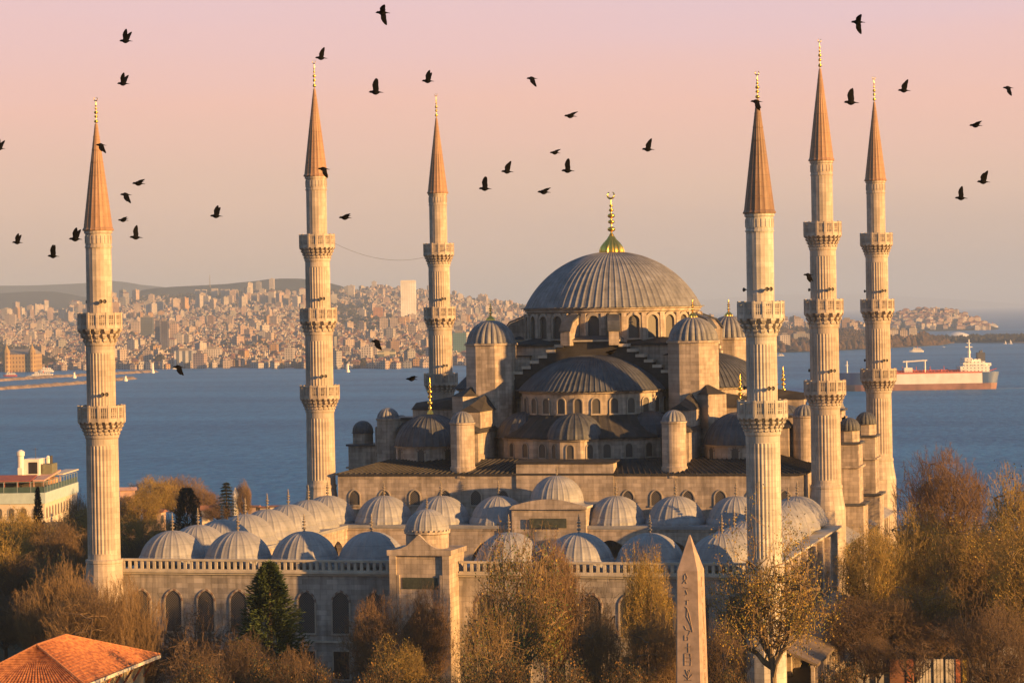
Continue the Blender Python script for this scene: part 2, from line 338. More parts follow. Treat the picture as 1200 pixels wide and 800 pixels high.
# ------------------------------------------------------------------ minarets
def minaret(kind, mats):
    st, cone = mats
    root = bpy.data.objects.new('minaret', None); col.objects.link(root)
    hall = kind == 'hall'
    nf = 28
    def flute(r, a, i): return r*(1.0 if i % 4 in (0, 1) else .955 if i % 4 == 2 else .972)
    if hall:
        bal = [(33.8, 3.17, 2.15, 1.98), (44.9, 2.97, 2.12, 1.78), (55.5, 2.85, 1.90, 1.58)]     # parapet top z, radius, shaft radius under, shaft radius above
        base_top, cone_z, cone_h, tip, top_r = 19.3, 63.85, 12.6, 4.5, 1.62
    else:
        bal = [(33.7, 3.08, 2.03, 1.82), (44.6, 2.87, 1.82, 1.67)]
        base_top, cone_z, cone_h, tip, top_r = 15.4, 54.3, 12.6, 3.4, 1.66
    b = MB()
    b.prism(ngon((0,0), 2.75 if hall else 2.4, 12), 0, base_top-3.2)
    b.lathe([(2.4 if not hall else 2.75, base_top-3.2), (2.4 if hall else 2.3, base_top-1.2), (2.28, base_top-.3), (2.36, base_top-.2), (2.36, base_top+.15), (2.2, base_top+.2)], 24, caps=False)
    b.build('base', st, root)
    zs = [base_top] + [x for q in bal for x in (q[0],)] + [cone_z]
    for i in range(len(bal)+1):
        z0 = base_top if i == 0 else bal[i-1][0]-1.8
        z1 = (bal[i][0]-3.6) if i < len(bal) else cone_z
        r0 = (2.2 if hall else 2.05) if i == 0 else bal[i-1][3]
        r1 = bal[i][2] if i < len(bal) else top_r-.04
        if i > 0 and i < len(bal): r0 = bal[i][2]+.0
        s = MB()
        if i == len(bal):
            s.lathe([(r0, z0), (r0, z0+.5), (r1, z0+.6), (r1, z1-2.0)], 40, mod=lambda r, a, k: r*(1 if k % 2 else .985))
            s.lathe([(r1+.10, z1-2.0), (r1+.10, z1-1.85), (r1+.02, z1-1.8), (r1+.02, z1-.35), (r1+.16, z1-.3), (r1+.16, z1)], 24)
            for k in range(20):
                a = 2*pi*k/20; s.obox(((r1+.03)*cos(a), (r1+.03)*sin(a)), .10, .26, z1-1.5, z1-.6, a)
        else:
            s.lathe([(r0+.06, z0), (r0+.06, z0+.25)], 40)
            s.lathe([(r0, z0+.25), (r0, z0+.9)], 40)
            s.lathe([(r0, z0+.9), (r1, z1-1.1)], nf*4, mod=flute)
            s.lathe([(r1, z1-1.1), (r1, z1-.3), (r1+.07, z1-.25), (r1+.07, z1)], 40)
        s.build('shaft', st, root, smooth=False)
    for i, (zt, R, ru, ra) in enumerate(bal):
        R *= .95
        hp = 1.75; zf = zt-hp; zb = zt-3.75
        p = MB(); np_ = 14
        p.lathe([(R-.02, zf-.18), (R+.10, zf-.12), (R+.10, zf), (ru*.8, zf+.01)], np_)
        ap = R*cos(pi/np_)
        for k in range(np_):
            a = 2*pi*(k+.5)/np_; a2 = 2*pi*k/np_; wl = 2*R*sin(pi/np_)
            p.obox((R*.985*cos(a2), R*.985*sin(a2)), .26, .26, zf, zt+.06, a2)
            p.obox((ap*.985*cos(a), ap*.985*sin(a)), .22, wl-.2, zt-.26, zt, a)
            p.obox((ap*.985*cos(a), ap*.985*sin(a)), .22, wl-.2, zf, zf+.32, a)
            tx, ty = -sin(a), cos(a)
            for q in (-.36, -.12, .12, .36):
                p.obox((ap*.985*cos(a)+tx*q*wl*.85, ap*.985*sin(a)+ty*q*wl*.85), .12, .10 if abs(q) < .3 else .16, zf+.32, zt-.26, a)
            for zz in (.55, .85):
                p.obox((ap*.985*cos(a), ap*.985*sin(a)), .10, wl-.3, zf+.25+zz*.75, zf+.25+zz*.75+.09, a)
        bo = p.build('balcony', st, root)
        c = MB(); rows = 4 if i != 1 else 3
        c.lathe([(ru+.02, zb-.15), (ru+.12, zb), (ru+.15, zb+.5), (R-.75, zf-.75), (R-.3, zf-.2), (R-.1, zf-.17)], 36)
        for rw in range(rows):
            f0, f1 = rw/rows, (rw+1)/rows; n_ = 14+2*(rw % 2)+(6 if rows == 4 else 0)
            rr = ru+.10+(R-ru-.05)*(f1**1.1); z0 = zb+.1+(zf-zb-.2)*f0; z1 = zb+.1+(zf-zb-.2)*f1
            for k in range(n_):
                a = 2*pi*(k+.5*(rw % 2))/n_; ww = 2*pi*rr/n_*.56
                ca, sa = cos(a), sin(a); ri = rr-.75
                def pt(r, t, z): return (r*ca-t*sa, r*sa+t*ca, z)
                P = [pt(ri,-ww/2,z1-.02), pt(rr,-ww/2,z1-.02), pt(rr,ww/2,z1-.02), pt(ri,ww/2,z1-.02),
                     pt(ri,-ww/4,z0-.1), pt(rr-.26,-ww/5,z0+.05), pt(rr-.26,ww/5,z0+.05), pt(ri,ww/4,z0-.1),
                     pt(rr,-ww/2,z1-.35*(z1-z0)), pt(rr,ww/2,z1-.35*(z1-z0))]
                c.add(P, [(0,1,2,3),(1,8,9,2),(8,5,6,9),(5,4,7,6),(0,4,5,8,1),(3,2,9,6,7)], 0)
        c.build('corbel', st, bo)
        if (i < 2 and hall) or not hall:
            for k, aa in enumerate((-1.15, -.95, 2.6)):
                h = MB(); rr_ = ra*1.0+.25
                h.tube([(rr_-.5, 0, 0), (rr_+.2, 0, 0)], [.04, .04], 5)
                h.lathe([(.06, 0), (.09, .15), (.23, .40), (.25, .43), (.12, .3)], 10)
                # turn the horn so that it points outwards
                h.v = [(rr_+.15+z, x, y) if i_ >= 10 else (x, y, z) for i_, (x, y, z) in enumerate(h.v)]
                h.rot(aa); h.move((0, 0, zt+1.35)); h.build('loudspeaker', M['iron'], root)
    cn = MB(); R = top_r+.22; nc = 18
    prof = [(R, cone_z), (R+.04, cone_z+.14), (R-.12, cone_z+.4)]
    for k in range(1, 9):
        f = k/8; prof.append(((R-.12)*(1-f)+.17*f, cone_z+.4+(cone_h-.4)*f))
    cn.lathe(prof, nc*3, mod=lambda r, a, k: r+(.055 if k % 3 == 0 else 0)*min(1, r))
    for k in range(1, 8):
        f = k/8; r = (R-.12)*(1-f)+.17*f; z = cone_z+.4+(cone_h-.4)*f
        cn.lathe([(r+.01, z-.04), (r+.06, z-.03), (r+.06, z+.04), (r, z+.05)], nc, mi=0, caps=False)
    co = cn.build('spire', cone, root)
    finial_mb((0,0), cone_z+cone_h-.25, tip, .27).build('finial', M['gold'], co, smooth=True)
    return root
mh = minaret('hall', (M['stone_round'], M['cone']))
mc = minaret('court', (M['stone_round_pale'], M['cone_dark']))
GRP = 'six minarets of the mosque'
MIN = [(mh, (-36.5,-31.5), 'three-balcony stone minaret at the prayer hall corner beside the long row of pale domes'),
       (mh, (36.5,-31.5), 'tallest-looking three-balcony minaret, rising above the lean-to gallery and bare trees'),
       (mh, (-36.5,31.5), 'three-balcony minaret behind the dome cluster, next to the lone white tower block'),
       (mh, (36.5,31.5), 'three-balcony minaret in front of the tanker ship'),
       (mc, (-39.35,-103.2), 'two-balcony minaret at the balustraded courtyard corner beside the terraced hotel'),
       (mc, (39.35,-103.2), 'pale two-balcony minaret with dark brown spire close to the obelisk')]
seen = set()
for pr, (x, y), lab in MIN:
    o = pr if id(pr) not in seen else copy_tree(pr); seen.add(id(pr))
    o.location = (x, y, 0); o.rotation_euler.z = 0.05; o.scale = (.935, .935, 1); tag(o, lab, 'minaret', GRP)
    if pr is mc and x < 0:
        for ch in o.children:
            if ch.name.startswith('spire'): spA = ch
# the courtyard minaret by the hotel has the lighter copper-toned spire and warm stone
def remat(o, a, b):
    if o.type == 'MESH':
        me = o.data.copy(); o.data = me
        for i, m_ in enumerate(me.materials):
            if m_ in a: me.materials[i] = b[a.index(m_)]
    for ch in o.children: remat(ch, a, b)
remat(mc, [M['stone_round_pale'], M['cone_dark']], [M['stone_round'], M['cone']])
cb = MB(); P0 = Vector((-36.5+2.6, -31.5, 54.2)); P1 = Vector((-36.5+2.2, 31.5-1.6, 54.6))
cb.tube([tuple(P0.lerp(P1, t/16)-Vector((0,0,2.2*4*(t/16)*(1-t/16)))) for t in range(17)], [.02]*17, 4)
tag(cb.build('cable', M['iron']), 'thin sagging cable strung between the top balconies of two minarets', 'cable')

# ------------------------------------------------------------------ prayer hall
mq = thing('mosque', 'domed stone prayer hall with ribbed grey main dome, half domes and golden finials', 'mosque')
b = MB(); b.box(-33.5, 33.5, -33, 33, 0, 21.0); b.box(-7.0, 7.0, -33.25, -31, 0, 22.6)
hw = b.build('wall', M['stone'], mq)
for x in (-31,-26.5,-22,-17.5,-13,-9,9,13,17.5,22,26.5,31): place('window', W_front, hw, (x, -33.0, 16.7))
for y in (-27,-22,-17,-3,3,17,22,27): place('window', W_front, hw, (33.5, y, 17.0), pi/2)
b = MB()      # lead roof sloping up to the inner block, with standing seams
E, I, z0, z1 = 33.9, 27.5, 21.15, 22.8
b.add([(-E,-33.4,z0),(E,-33.4,z0),(E,33.4,z0),(-E,33.4,z0),(-I,-I,z1),(I,-I,z1),(I,I,z1),(-I,I,z1)], [(0,1,5,4),(1,2,6,5),(2,3,7,6),(3,0,4,7),(4,5,6,7)])
b.box(-E, E, -33.42, 33.42, 20.96, 21.14)
for k in range(84):
    t = -33.2+k*.8
    if abs(t) < 7.3: pass
    else: b.add([(t-.06,-33.45,z0+.14),(t+.06,-33.45,z0+.14),(t*.82+.06,-27.6,z1+.14),(t*.82-.06,-27.6,z1+.14),(t-.06,-33.45,z0-.02),(t+.06,-33.45,z0-.02),(t*.82+.06,-27.6,z1),(t*.82-.06,-27.6,z1)], [(0,1,2,3),(0,4,5,1),(0,3,7,4),(1,5,6,2)])
    b.add([(E+.03,t-.06,z0+.14),(E+.03,t+.06,z0+.14),(27.6,t*.82+.06,z1+.14),(27.6,t*.82-.06,z1+.14),(E,t-.06,z0-.02),(E,t+.06,z0-.02),(27.6,t*.82+.06,z1),(27.6,t*.82-.06,z1)], [(0,1,2,3),(0,4,5,1),(0,3,7,4),(1,5,6,2)])
b.add([(-7.3,-33.6,22.62),(7.3,-33.6,22.62),(7.3,-29.5,22.8),(-7.3,-29.5,22.8),(-7.3,-33.6,22.78),(7.3,-33.6,22.78),(7.3,-29.5,23.0),(-7.3,-29.5,23.0)], [(4,5,6,7),(0,1,5,4),(1,2,6,5),(0,4,7,3),(3,2,1,0)])
b.build('roof', M['lead_roof'], mq)
# inner block under the main dome and the main drum
b = MB(); b.box(-13.0, 13.0, -13.0, 13.0, 20, 38.7); b.build('crossing_block', M['stone'], mq)
b = MB(); b.prism([(-13.4,-13.4),(13.4,-13.4),(13.4,13.4),(-13.4,13.4)], 38.72, 39.0)
b.add([(-13.4,-13.4,39.0),(13.4,-13.4,39.0),(13.4,13.4,39.0),(-13.4,13.4,39.0)]+[(x*.72,y*.72,39.9) for x,y in ((-13.4,-13.4),(13.4,-13.4),(13.4,13.4),(-13.4,13.4))], [(0,1,5,4),(1,2,6,5),(2,3,7,6),(3,0,4,7)])
b.build('crossing_roof', M['lead_roof'], mq)
b = MB(); b.lathe([(13.0,38.5),(13.0,43.6),(13.35,43.75),(13.35,44.0),(13.6,44.1),(13.6,44.32)], 56)
for k in range(28):
    a = 2*pi*(k+.5)/28; b.obox((13.2*cos(a), 13.2*sin(a)), .8, .75, 39.2, 43.5, a)
drum = b.build('main_drum', M['stone'], mq)
for k in range(28):
    a = 2*pi*k/28
    if sin(a-.25) < .45: place('window', W_drum, drum, (13.02*cos(a), 13.02*sin(a), 39.75), a+pi/2)
md = dome_mb((0,0), 13.35, 44.3, 8.5, 80, .15, rings=22, skirt=[(13.75, 44.28), (13.8, 44.42)]).build('main_dome', M['lead_main'], mq)
finial_mb((0,0), 52.5, 6.6, .62, bulb=(1.95, 2.7)).build('finial', M['gold'], md, smooth=True)
# sloping buttresses against the drum at its four corners
for k in range(8):
    a = pi/4*k+pi/8+(.17 if k % 2 else -.17)
    b = MB(); b.wallpoly([(13.0,38.8),(16.6,38.8),(16.6,40.9),(15.7,42.1),(13.0,43.2)], -.75, .75)
    b.wallpoly([(13.0,43.25),(15.75,42.15),(16.75,40.85),(16.75,41.1),(15.8,42.4),(13.0,43.5)], -.9, .9, 1)
    b.rot(a).build('drum_buttress', [M['stone'], M['lead']], mq)

TURRET_GAP = 15.2
for q in range(4):
    A = q*pi/2; C0 = (0, -13.4)
    vis = q in (0, 1)
    b = MB(); half = dict(a0=pi, a1=2*pi)
    # stepped wall of the great arch
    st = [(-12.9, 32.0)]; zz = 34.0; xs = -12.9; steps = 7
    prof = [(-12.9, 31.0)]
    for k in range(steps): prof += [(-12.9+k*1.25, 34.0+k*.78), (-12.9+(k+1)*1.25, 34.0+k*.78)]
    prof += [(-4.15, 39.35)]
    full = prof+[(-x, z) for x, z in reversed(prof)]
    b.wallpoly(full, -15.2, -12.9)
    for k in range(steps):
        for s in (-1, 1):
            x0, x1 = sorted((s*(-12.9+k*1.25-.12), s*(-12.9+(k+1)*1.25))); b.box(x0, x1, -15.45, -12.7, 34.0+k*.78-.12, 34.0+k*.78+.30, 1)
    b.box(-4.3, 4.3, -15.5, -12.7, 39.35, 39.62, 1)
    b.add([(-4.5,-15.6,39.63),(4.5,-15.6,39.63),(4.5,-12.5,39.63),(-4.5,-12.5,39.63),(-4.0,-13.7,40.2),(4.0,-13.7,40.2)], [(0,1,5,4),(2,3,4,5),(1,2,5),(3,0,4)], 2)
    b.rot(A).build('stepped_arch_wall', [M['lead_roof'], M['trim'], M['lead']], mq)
    sdm = MB(); sdm.lathe([(10.75,25.0),(10.75,31.9),(11.15,32.05),(11.15,32.3)], 26, C0, pi, 2*pi)
    sdo = sdm.rot(A).build('half_dome_drum', M['stone'], mq)
    if vis:
        nW = 13
        for k in range(nW):
            t = pi+pi*(k+.5)/nW; px_, py_ = C0[0]+10.76*cos(t), C0[1]+10.76*sin(t)
            place('window', W_semi, sdo, (px_*cos(A)-py_*sin(A), px_*sin(A)+py_*cos(A), 29.15), t+pi/2+A)
    dome_mb(C0, 11.2, 32.32, 5.2, 44, .17, pi, 2*pi, 16, skirt=[(11.55, 32.28), (11.6, 32.4)]).rot(A).build('half_dome', M['lead'], mq)
    b = MB(); b.lathe([(14.75,25.65),(14.8,25.85),(10.8,28.95),(10.7,28.95)], 26*4, C0, pi, 2*pi, mod=ribbed(26, .14))
    b.rot(A).build('skirt_roof', M['lead_roof'], mq)
    lw = MB(); lw.lathe([(14.35,21.5),(14.35,25.45),(14.6,25.5),(14.6,25.66)], 14, C0, pi, 2*pi)
    lo = lw.rot(A).build('lower_drum', M['stone'], mq)
    if vis:
        for k in range(14):
            t = pi+pi*(k+.5)/14
            if abs(t-1.5*pi) < .24: continue
            rr = 14.35*cos(pi/28); px_, py_ = C0[0]+rr*cos(t), C0[1]+rr*sin(t)
            place('window', W_low, lo, (px_*cos(A)-py_*sin(A), px_*sin(A)+py_*cos(A), 23.0), t+pi/2+A)
    for da, rad, R in ((0, 12.6, 3.9), (-1.02, 10.6, 4.3), (1.02, 10.6, 4.3)):
        c = (C0[0]+rad*sin(da), C0[1]-rad*cos(da))
        b = MB(); b.prism(ngon(c, R, 8, pi/8+da), 21.5, 25.45); b.prism(ngon(c, R+.28, 8, pi/8+da), 25.46, 25.72)
        ex = b.rot(A).build('exedra_drum', M['stone'], mq)
        if da == 0 and vis:
            for t in (-pi/2-pi/4, -pi/2, -pi/2+pi/4):
                for s in (-.0,):
                    rr = R*cos(pi/8); px_, py_ = c[0]+rr*cos(t), c[1]+rr*sin(t)
                    place('window', W_low, ex, (px_*cos(A)-py_*sin(A), px_*sin(A)+py_*cos(A), 23.0), t+pi/2+A)
        dome_mb(c, R+.2, 25.74, 3.6, 22, .13, rings=10, skirt=[(R+.42, 25.72)]).rot(A).build('exedra_dome', M['lead'], mq)
    # weight turret at the corner of the crossing
    c = (-TURRET_GAP, -TURRET_GAP)
    b = MB(); b.prism(ngon(c, 3.75, 8, pi/8), 21, 39.0); b.prism(ngon(c, 4.0, 8, pi/8), 39.01, 39.3)
    b.obox((c[0]+3.4, c[1]+3.0), 4.2, 3.2, 21, 37.2); b.obox((c[0]+3.0, c[1]+3.4), 3.2, 4.19, 21, 37.19)
    b.obox((c[0]-3.0, c[1]-3.0), 3.2, 3.2, 21, 31.6, pi/4)
    b.add([(c[0]-3.0+dx, c[1]-3.0+dy, z) for dx, dy, z in ((-2.4,0,31.62),(0,-2.4,31.62),(2.4,0,31.62),(0,2.4,31.62),(.9,.9,33.2))], [(0,1,4),(1,2,4),(2,3,4),(3,0,4)], 1)
    b.add([(c[0]+3.4+dx, c[1]+3.0+dy, z) for dx, dy, z in ((-2.3,-1.8,37.22),(2.3,-1.8,37.22),(2.3,1.8,37.22),(-2.3,1.8,37.22),(-2.3,0,37.8),(2.3,0,37.5))], [(0,1,5,4),(2,3,4,5),(1,2,5),(3,0,4)], 1)
    b.rot(A).build('weight_turret', [M['stone'], M['lead_roof']], mq)
    tb = MB(); tb.lathe([(3.85,39.32),(3.85,39.42)]+cap_profile(3.65, 39.45, 3.3, 12), 96, c, mod=lobed(24, .075))
    td = tb.rot(A).build('turret_dome', M['lead_main'], mq)
    ca, sa = cos(A), sin(A)
    finial_mb((c[0]*ca-c[1]*sa, c[0]*sa+c[1]*ca), 42.6, 2.2, .28, False, bulb=(.7, .8)).build('finial', M['gold'], td, smooth=True)
    # corner dome of the hall
    c = (-22.4, -23.2)
    b = MB(); b.prism(ngon(c, 5.15, 16, pi/16), 21.0, 24.5); b.prism(ngon(c, 5.4, 16, pi/16), 24.51, 24.72)
    cdm = b.rot(A).build('corner_drum', M['stone'], mq)
    for k in range(16):
        t = 2*pi*k/16; rr = 5.15*cos(pi/16); px_, py_ = c[0]+rr*cos(t), c[1]+rr*sin(t)
        gx, gy = px_*ca-py_*sa, px_*sa+py_*ca
        if vis and sin(t+A) < -.3 and k % 2 == 0: place('window', W_corner, cdm, (gx, gy, 22.3), t+pi/2+A)
    cdome = dome_mb(c, 5.3, 24.74, 4.5, 34, .13, rings=12, skirt=[(5.55, 24.73)]).rot(A).build('corner_dome', M['lead'], mq)
    finial_mb((c[0]*ca-c[1]*sa, c[0]*sa+c[1]*ca), 29.1, 5.3, .42, False, bulb=(.5, .9)).build('finial', M['gold'], cdome, smooth=True)
    # round stair towers on the front edge
    for s in (-1, 1):
        c = (s*15.3, -31.3)
        b = MB(); b.lathe([(1.85,20.5),(1.85,21.9),(1.70,22.1),(1.70,28.0),(1.84,28.1),(1.84,28.3)], 28, c)
        b.build('stair_tower', M['stone'], mq) if A == 0 else b.rot(A).build('stair_tower', M['stone'], mq)
        b = MB(); b.lathe([(1.92,28.32)]+cap_profile(1.70, 28.4, 1.5, 8), 64, c, mod=lobed(16, .10)); b.rot(A).build('tower_cap', M['lead_main'], mq)
        # buttress wall from the weight turret down to the stair tower
        b = MB(); b.box(s*15.3-1.7, s*15.3+1.7, -29.2, -18.0, 20.5, 26.6)
        b.add([(s*15.3-1.95,-29.5,26.62),(s*15.3+1.95,-29.5,26.62),(s*15.3+1.95,-17.5,26.62),(s*15.3-1.95,-17.5,26.62),(s*15.3,-29.0,27.7),(s*15.3,-17.5,29.5)], [(0,1,4),(1,2,5,4),(3,0,4,5),(2,3,5)], 1)
        b.box(s*15.3-1.5, s*15.3+1.5, -27.0, -18.0, 26.7, 29.6)
        b.add([(s*15.3-1.7,-27.2,29.62),(s*15.3+1.7,-27.2,29.62),(s*15.3+1.7,-17.5,29.62),(s*15.3-1.7,-17.5,29.62),(s*15.3,-26.9,30.6),(s*15.3,-17.5,32.0)], [(0,1,4),(1,2,5,4),(3,0,4,5),(2,3,5)], 1)
        b.rot(A).build('buttress', [M['stone'], M['lead_roof']], mq)
# side buttress walls and piers with small domed turrets
for sx in (-1, 1):
    for sy in (-1, 1):
        b = MB(); X = lambda v: sx*v
        def bx(x0, x1, y0, y1, z0, z1, mi=0):
            x0, x1 = sorted((sx*x0, sx*x1)); b.box(x0, x1, y0, y1, z0, z1, mi)
        yc = sy*10.0
        bx(16, 33.6, yc-2.3, yc+2.3, 21, 28.0); bx(15.9, 33.9, yc-2.6, yc+2.6, 28.01, 28.3, 1)
        bx(26, 33.6, yc-4.6, yc+4.6, 21, 27.0)
        bx(33.4, 38.6, yc-2.35, yc+2.35, 0, 24.0); bx(33.4, 38.9, yc-2.65, yc+2.65, 24.01, 24.3, 1)
        bx(33.4, 38.95, yc-2.65, yc+2.65, 20.6, 20.9); bx(33.4, 39.2, yc-2.9, yc+2.9, 0, 15.2); bx(33.4, 39.5, yc-3.2, yc+3.2, 15.21, 15.5, 1)
        pier = b.build('side_pier', [M['stone'], M['lead']], mq)
        t = MB(); c = (sx*37.0, yc); t.prism(ngon(c, 1.55, 8, pi/8), 24.3, 25.9); t.build('pier_turret', M['stone'], pier)
        t = MB(); t.lathe([(1.75,25.9),(1.75,26.0)]+cap_profile(1.6, 26.02, 1.75, 8), 64, c, mod=lobed(16, .07)); t.build('pier_dome', M['lead'], pier)
    b = MB()          # outer gallery with a sloping lead roof and a row of columns
    def bx2(x0, x1, y0, y1, z0, z1, mi=0):
        x0, x1 = sorted((sx*x0, sx*x1)); b.box(x0, x1, y0, y1, z0, z1, mi)
    for y0, y1 in ((-30, -12.9), (-7.1, 7.1), (12.9, 30)):
        bx2(33.5, 38.2, y0, y1, 0, 5.5)
        n_ = int((y1-y0)/2.4)
        for k in range(n_+1): yy = y0+.3+(y1-y0-.6)*k/n_; bx2(37.8, 38.15, yy-.2, yy+.2, 5.5, 10.4)
        bx2(37.6, 38.2, y0, y1, 10.4, 11.0)
        b.add([(sx*33.5,y0,14.0),(sx*33.5,y1,14.0),(sx*38.9,y1,11.1),(sx*38.9,y0,11.1),(sx*33.5,y0,13.75),(sx*33.5,y1,13.75),(sx*38.9,y1,10.9),(sx*38.9,y0,10.9)], [(0,1,2,3),(4,7,6,5),(3,2,6,7),(0,3,7,4),(1,5,6,2)], 1)
    b.build('side_gallery', [M['stone'], M['lead_pale']], mq)

# ------------------------------------------------------------------ courtyard
cy_ = thing('courtyard', 'arcaded stone forecourt ringed by pale lead domes with balustraded front wall and gate', 'courtyard', (0,-70,0))
CO = (0, -70, 0)
def cbuild(b, name, mats, par=None, smooth=False):
    b.move((-CO[0], -CO[1], -CO[2])); return b.build(name, mats, par or cy_, smooth)
def cplace(name, me, par, loc, rz=0): return place(name, me, par, (loc[0]-CO[0], loc[1]-CO[1], loc[2]-CO[2]), rz)
S = 8.35; YF = -96.45; YB = -38.0
b = MB(); b.box(-38, 38, -101, -99.6, 0, 13.6); b.box(-38.15, 38.15, -101.2, -99.6, 13.62, 13.85, 1); b.box(-38.3, 38.3, -101.4, -99.4, 13.86, 14.1, 1)
b.box(-38.05, 38.05, -101.12, -100.6, 5.8, 6.05, 1)
fw = cbuild(b, 'front_wall', [M['stone_front'], M['trim']])
xs_up = [-35.6, -31.6, -27.5, -23.4, -19.2, -15.0, -10.8, -6.7]
for x in xs_up+[-v for v in xs_up]:
    cplace('window', W_side, fw, (x, -101.0, 6.9)); cplace('window', W_rect, fw, (x, -101.0, 1.6))
for sx in (-1, 1):
    b = MB(); x0, x1 = sorted((sx*38, sx*36.6)); b.box(x0, x1, -99.58, -33.2, 0, 13.6)
    x0, x1 = sorted((sx*38.2, sx*36.6)); b.box(x0, x1, -99.38, -33.2, 13.62, 13.85, 1); x0, x1 = sorted((sx*38.8, sx*36.6)); b.box(x0, x1, -99.38, -33.2, 13.86, 14.1, 1)
    for k in range(9):
        yy = -94.5+k*7.1; x0, x1 = sorted((sx*38, sx*38.7)); b.box(x0, x1, yy-.5, yy+.5, 0, 13.5)
    sw = cbuild(b, 'side_wall', [M['stone'], M['trim']])
    if sx == 1:
        for k in range(16): cplace('window', W_side, sw, (38.0, -97+k*3.75, 7.6), pi/2)
bal = MB()
for k in range(int(76/.78)):
    x = -37.8+k*.78
    if -3.9 < x < 3.9: continue
    bal.obox((x, -101.0), .34, .34, 14.28, 15.2)
for x0, x1 in ((-38.1, -3.6), (3.6, 38.1)):
    bal.box(x0, x1, -101.25, -100.75, 14.1, 14.27); bal.box(x0, x1, -101.25, -100.75, 15.2, 15.45)
cbuild(bal, 'balustrade', M['trim'])
# arcade roofs and inner fronts with pointed arches
def arcade_front(n, L, z0, z1, th, zs=9.2, hw=3.1):
    """a wall along x from 0 to L at y=0..th with n pointed arches, as one mesh"""
    b = MB(); bay = L/n
    for i in range(n):
        c = (i+.5)*bay; pts = []
        m_ = 8
        for k in range(m_+1):
            t = k/m_; pts.append((c-hw+hw*t, zs+ (hw*1.12)*sqrt(max(0, 1-(1-t)**2))*(0.9+.1*t)))
        R = [(2*c-x, z) for x, z in reversed(pts[:-1])]
        A = pts+R
        for y, fl in ((0, False), (th, True)):
            for k in range(len(A)-1):
                q = [(A[k][0], y, A[k][1]), (A[k+1][0], y, A[k+1][1]), (A[k+1][0], y, z1), (A[k][0], y, z1)]
                b.add(q, [(0,1,2,3) if not fl else (3,2,1,0)])
            for xa, xb in ((i*bay, c-hw), (c+hw, (i+1)*bay)):
                b.add([(xa,y,zs),(xb,y,zs),(xb,y,z1),(xa,y,z1)], [(0,1,2,3) if not fl else (3,2,1,0)])
        for k in range(len(A)-1):
            b.add([(A[k][0],0,A[k][1]),(A[k+1][0],0,A[k+1][1]),(A[k+1][0],th,A[k+1][1]),(A[k][0],th,A[k][1])], [(3,2,1,0)])
        b.box(i*bay-.02, i*bay+bay/2-hw, .05, th-.05, zs-.35, zs); b.box((i+1)*bay-bay/2+hw, (i+1)*bay+.02, .05, th-.05, zs-.35, zs)
        b.lathe([(.55, z0),(.45, z0+.4),(.42, zs-.9),(.65, zs-.36)], 12, (i*bay, th/2))
    b.lathe([(.55, z0),(.45, z0+.4),(.42, zs-.9),(.65, zs-.36)], 12, (L, th/2))
    b.box(0, L, -.12, th, z1, z1+.25)
    return b
x0, x1 = -4*S+S/2, 4*S-S/2; yb, yf = YB-S/2, YF+S/2
Z1 = 13.9
fr = arcade_front(7, x1-x0, 3, Z1, .9); fr.move((x0, yb, 0)); cbuild(fr, 'rear_arcade', M['stone'])
fr = arcade_front(7, x1-x0, 3, Z1, .9); fr.rot(pi); fr.move((x1, yf, 0)); cbuild(fr, 'front_arcade', M['stone'])
fr = arcade_front(6, yb-yf, 3, Z1, .9); fr.rot(pi/2); fr.move((x0, yf, 0)); cbuild(fr, 'side_arcade', M['stone'])
fr = arcade_front(6, yb-yf, 3, Z1, .9); fr.rot(-pi/2); fr.move((x1, yb, 0)); cbuild(fr, 'side_arcade', M['stone'])
b = MB()
for xa, xb, ya, yb_ in ((-36.6, 36.6, -99.5, yf+.25), (-36.6, 36.6, yb-.25, -33.05), (-36.6, x0+.25, yf+.25, yb-.25), (x1-.25, 36.6, yf+.25, yb-.25)):
    b.box(xa, xb, ya, yb_, 14.16, 14.6)
cbuild(b, 'arcade_roof', M['lead_pale'])
b = MB(); b.box(-37, 37, -99.5, -33.1, 2.4, 3.0); cbuild(b, 'court_paving', M['trim'])
b = MB()
pp = []
for i in range(-4, 5):
    pp.append((i*S, YF)); pp.append((i*S, YB))
for k in range(1, 7):
    pp.append((-4*S, YF+k*S)); pp.append((4*S, YF+k*S))
_dm = dome_mb((0,0), 3.82, 15.5, 2.9, 24, .08, rings=11, skirt=[(4.16, 14.6), (4.15, 14.95), (4.05, 15.15), (3.88, 15.45)]).mesh('arcade_dome', M['lead_pale'])
_fm = finial_mb((0,0), 18.35, 2.5, .27, False).mesh('finial', M['bronze'], True)
for (x, y) in pp:
    if abs(x) < .1: continue
    d = cplace('arcade_dome', _dm, cy_, (x, y, 0)); place('finial', _fm, d)
# higher central bay in front of the hall door
b = MB(); b.box(-5.2, 5.2, yb-.9, -33.3, 3, 17.0); b.box(-5.45, 5.45, yb-1.15, -33.3, 17.01, 17.3, 1)
pa = [(-5.45,16.9),(5.45,16.9),(5.3,17.3)]+[(5.0-5.0*t/8+0, 17.4+.9*sin(pi/2*t/8)) for t in range(9)]+[(-5.0*t/8, 18.3-.9*(1-cos(pi/2*t/8))) for t in range(1, 9)]
b.wallpoly(pa, yb-1.3, yb-.91, 0)
cbuild(b, 'rear_portal', [M['stone'], M['trim']])
b = MB(); b.box(-2.6, 2.6, yb-1.36, yb-1.31, 14.4, 15.7); pn = cbuild(b, 'portal_panel', plain('green_inscription', (.06, .068, .05), .6, 0, .3, 3))
d = cbuild(dome_mb((0,-38), 3.65, 17.7, 3.5, 28, .06, rings=11, skirt=[(4.3, 17.31), (3.8, 17.5)]), 'portal_dome', M['lead_pale'])
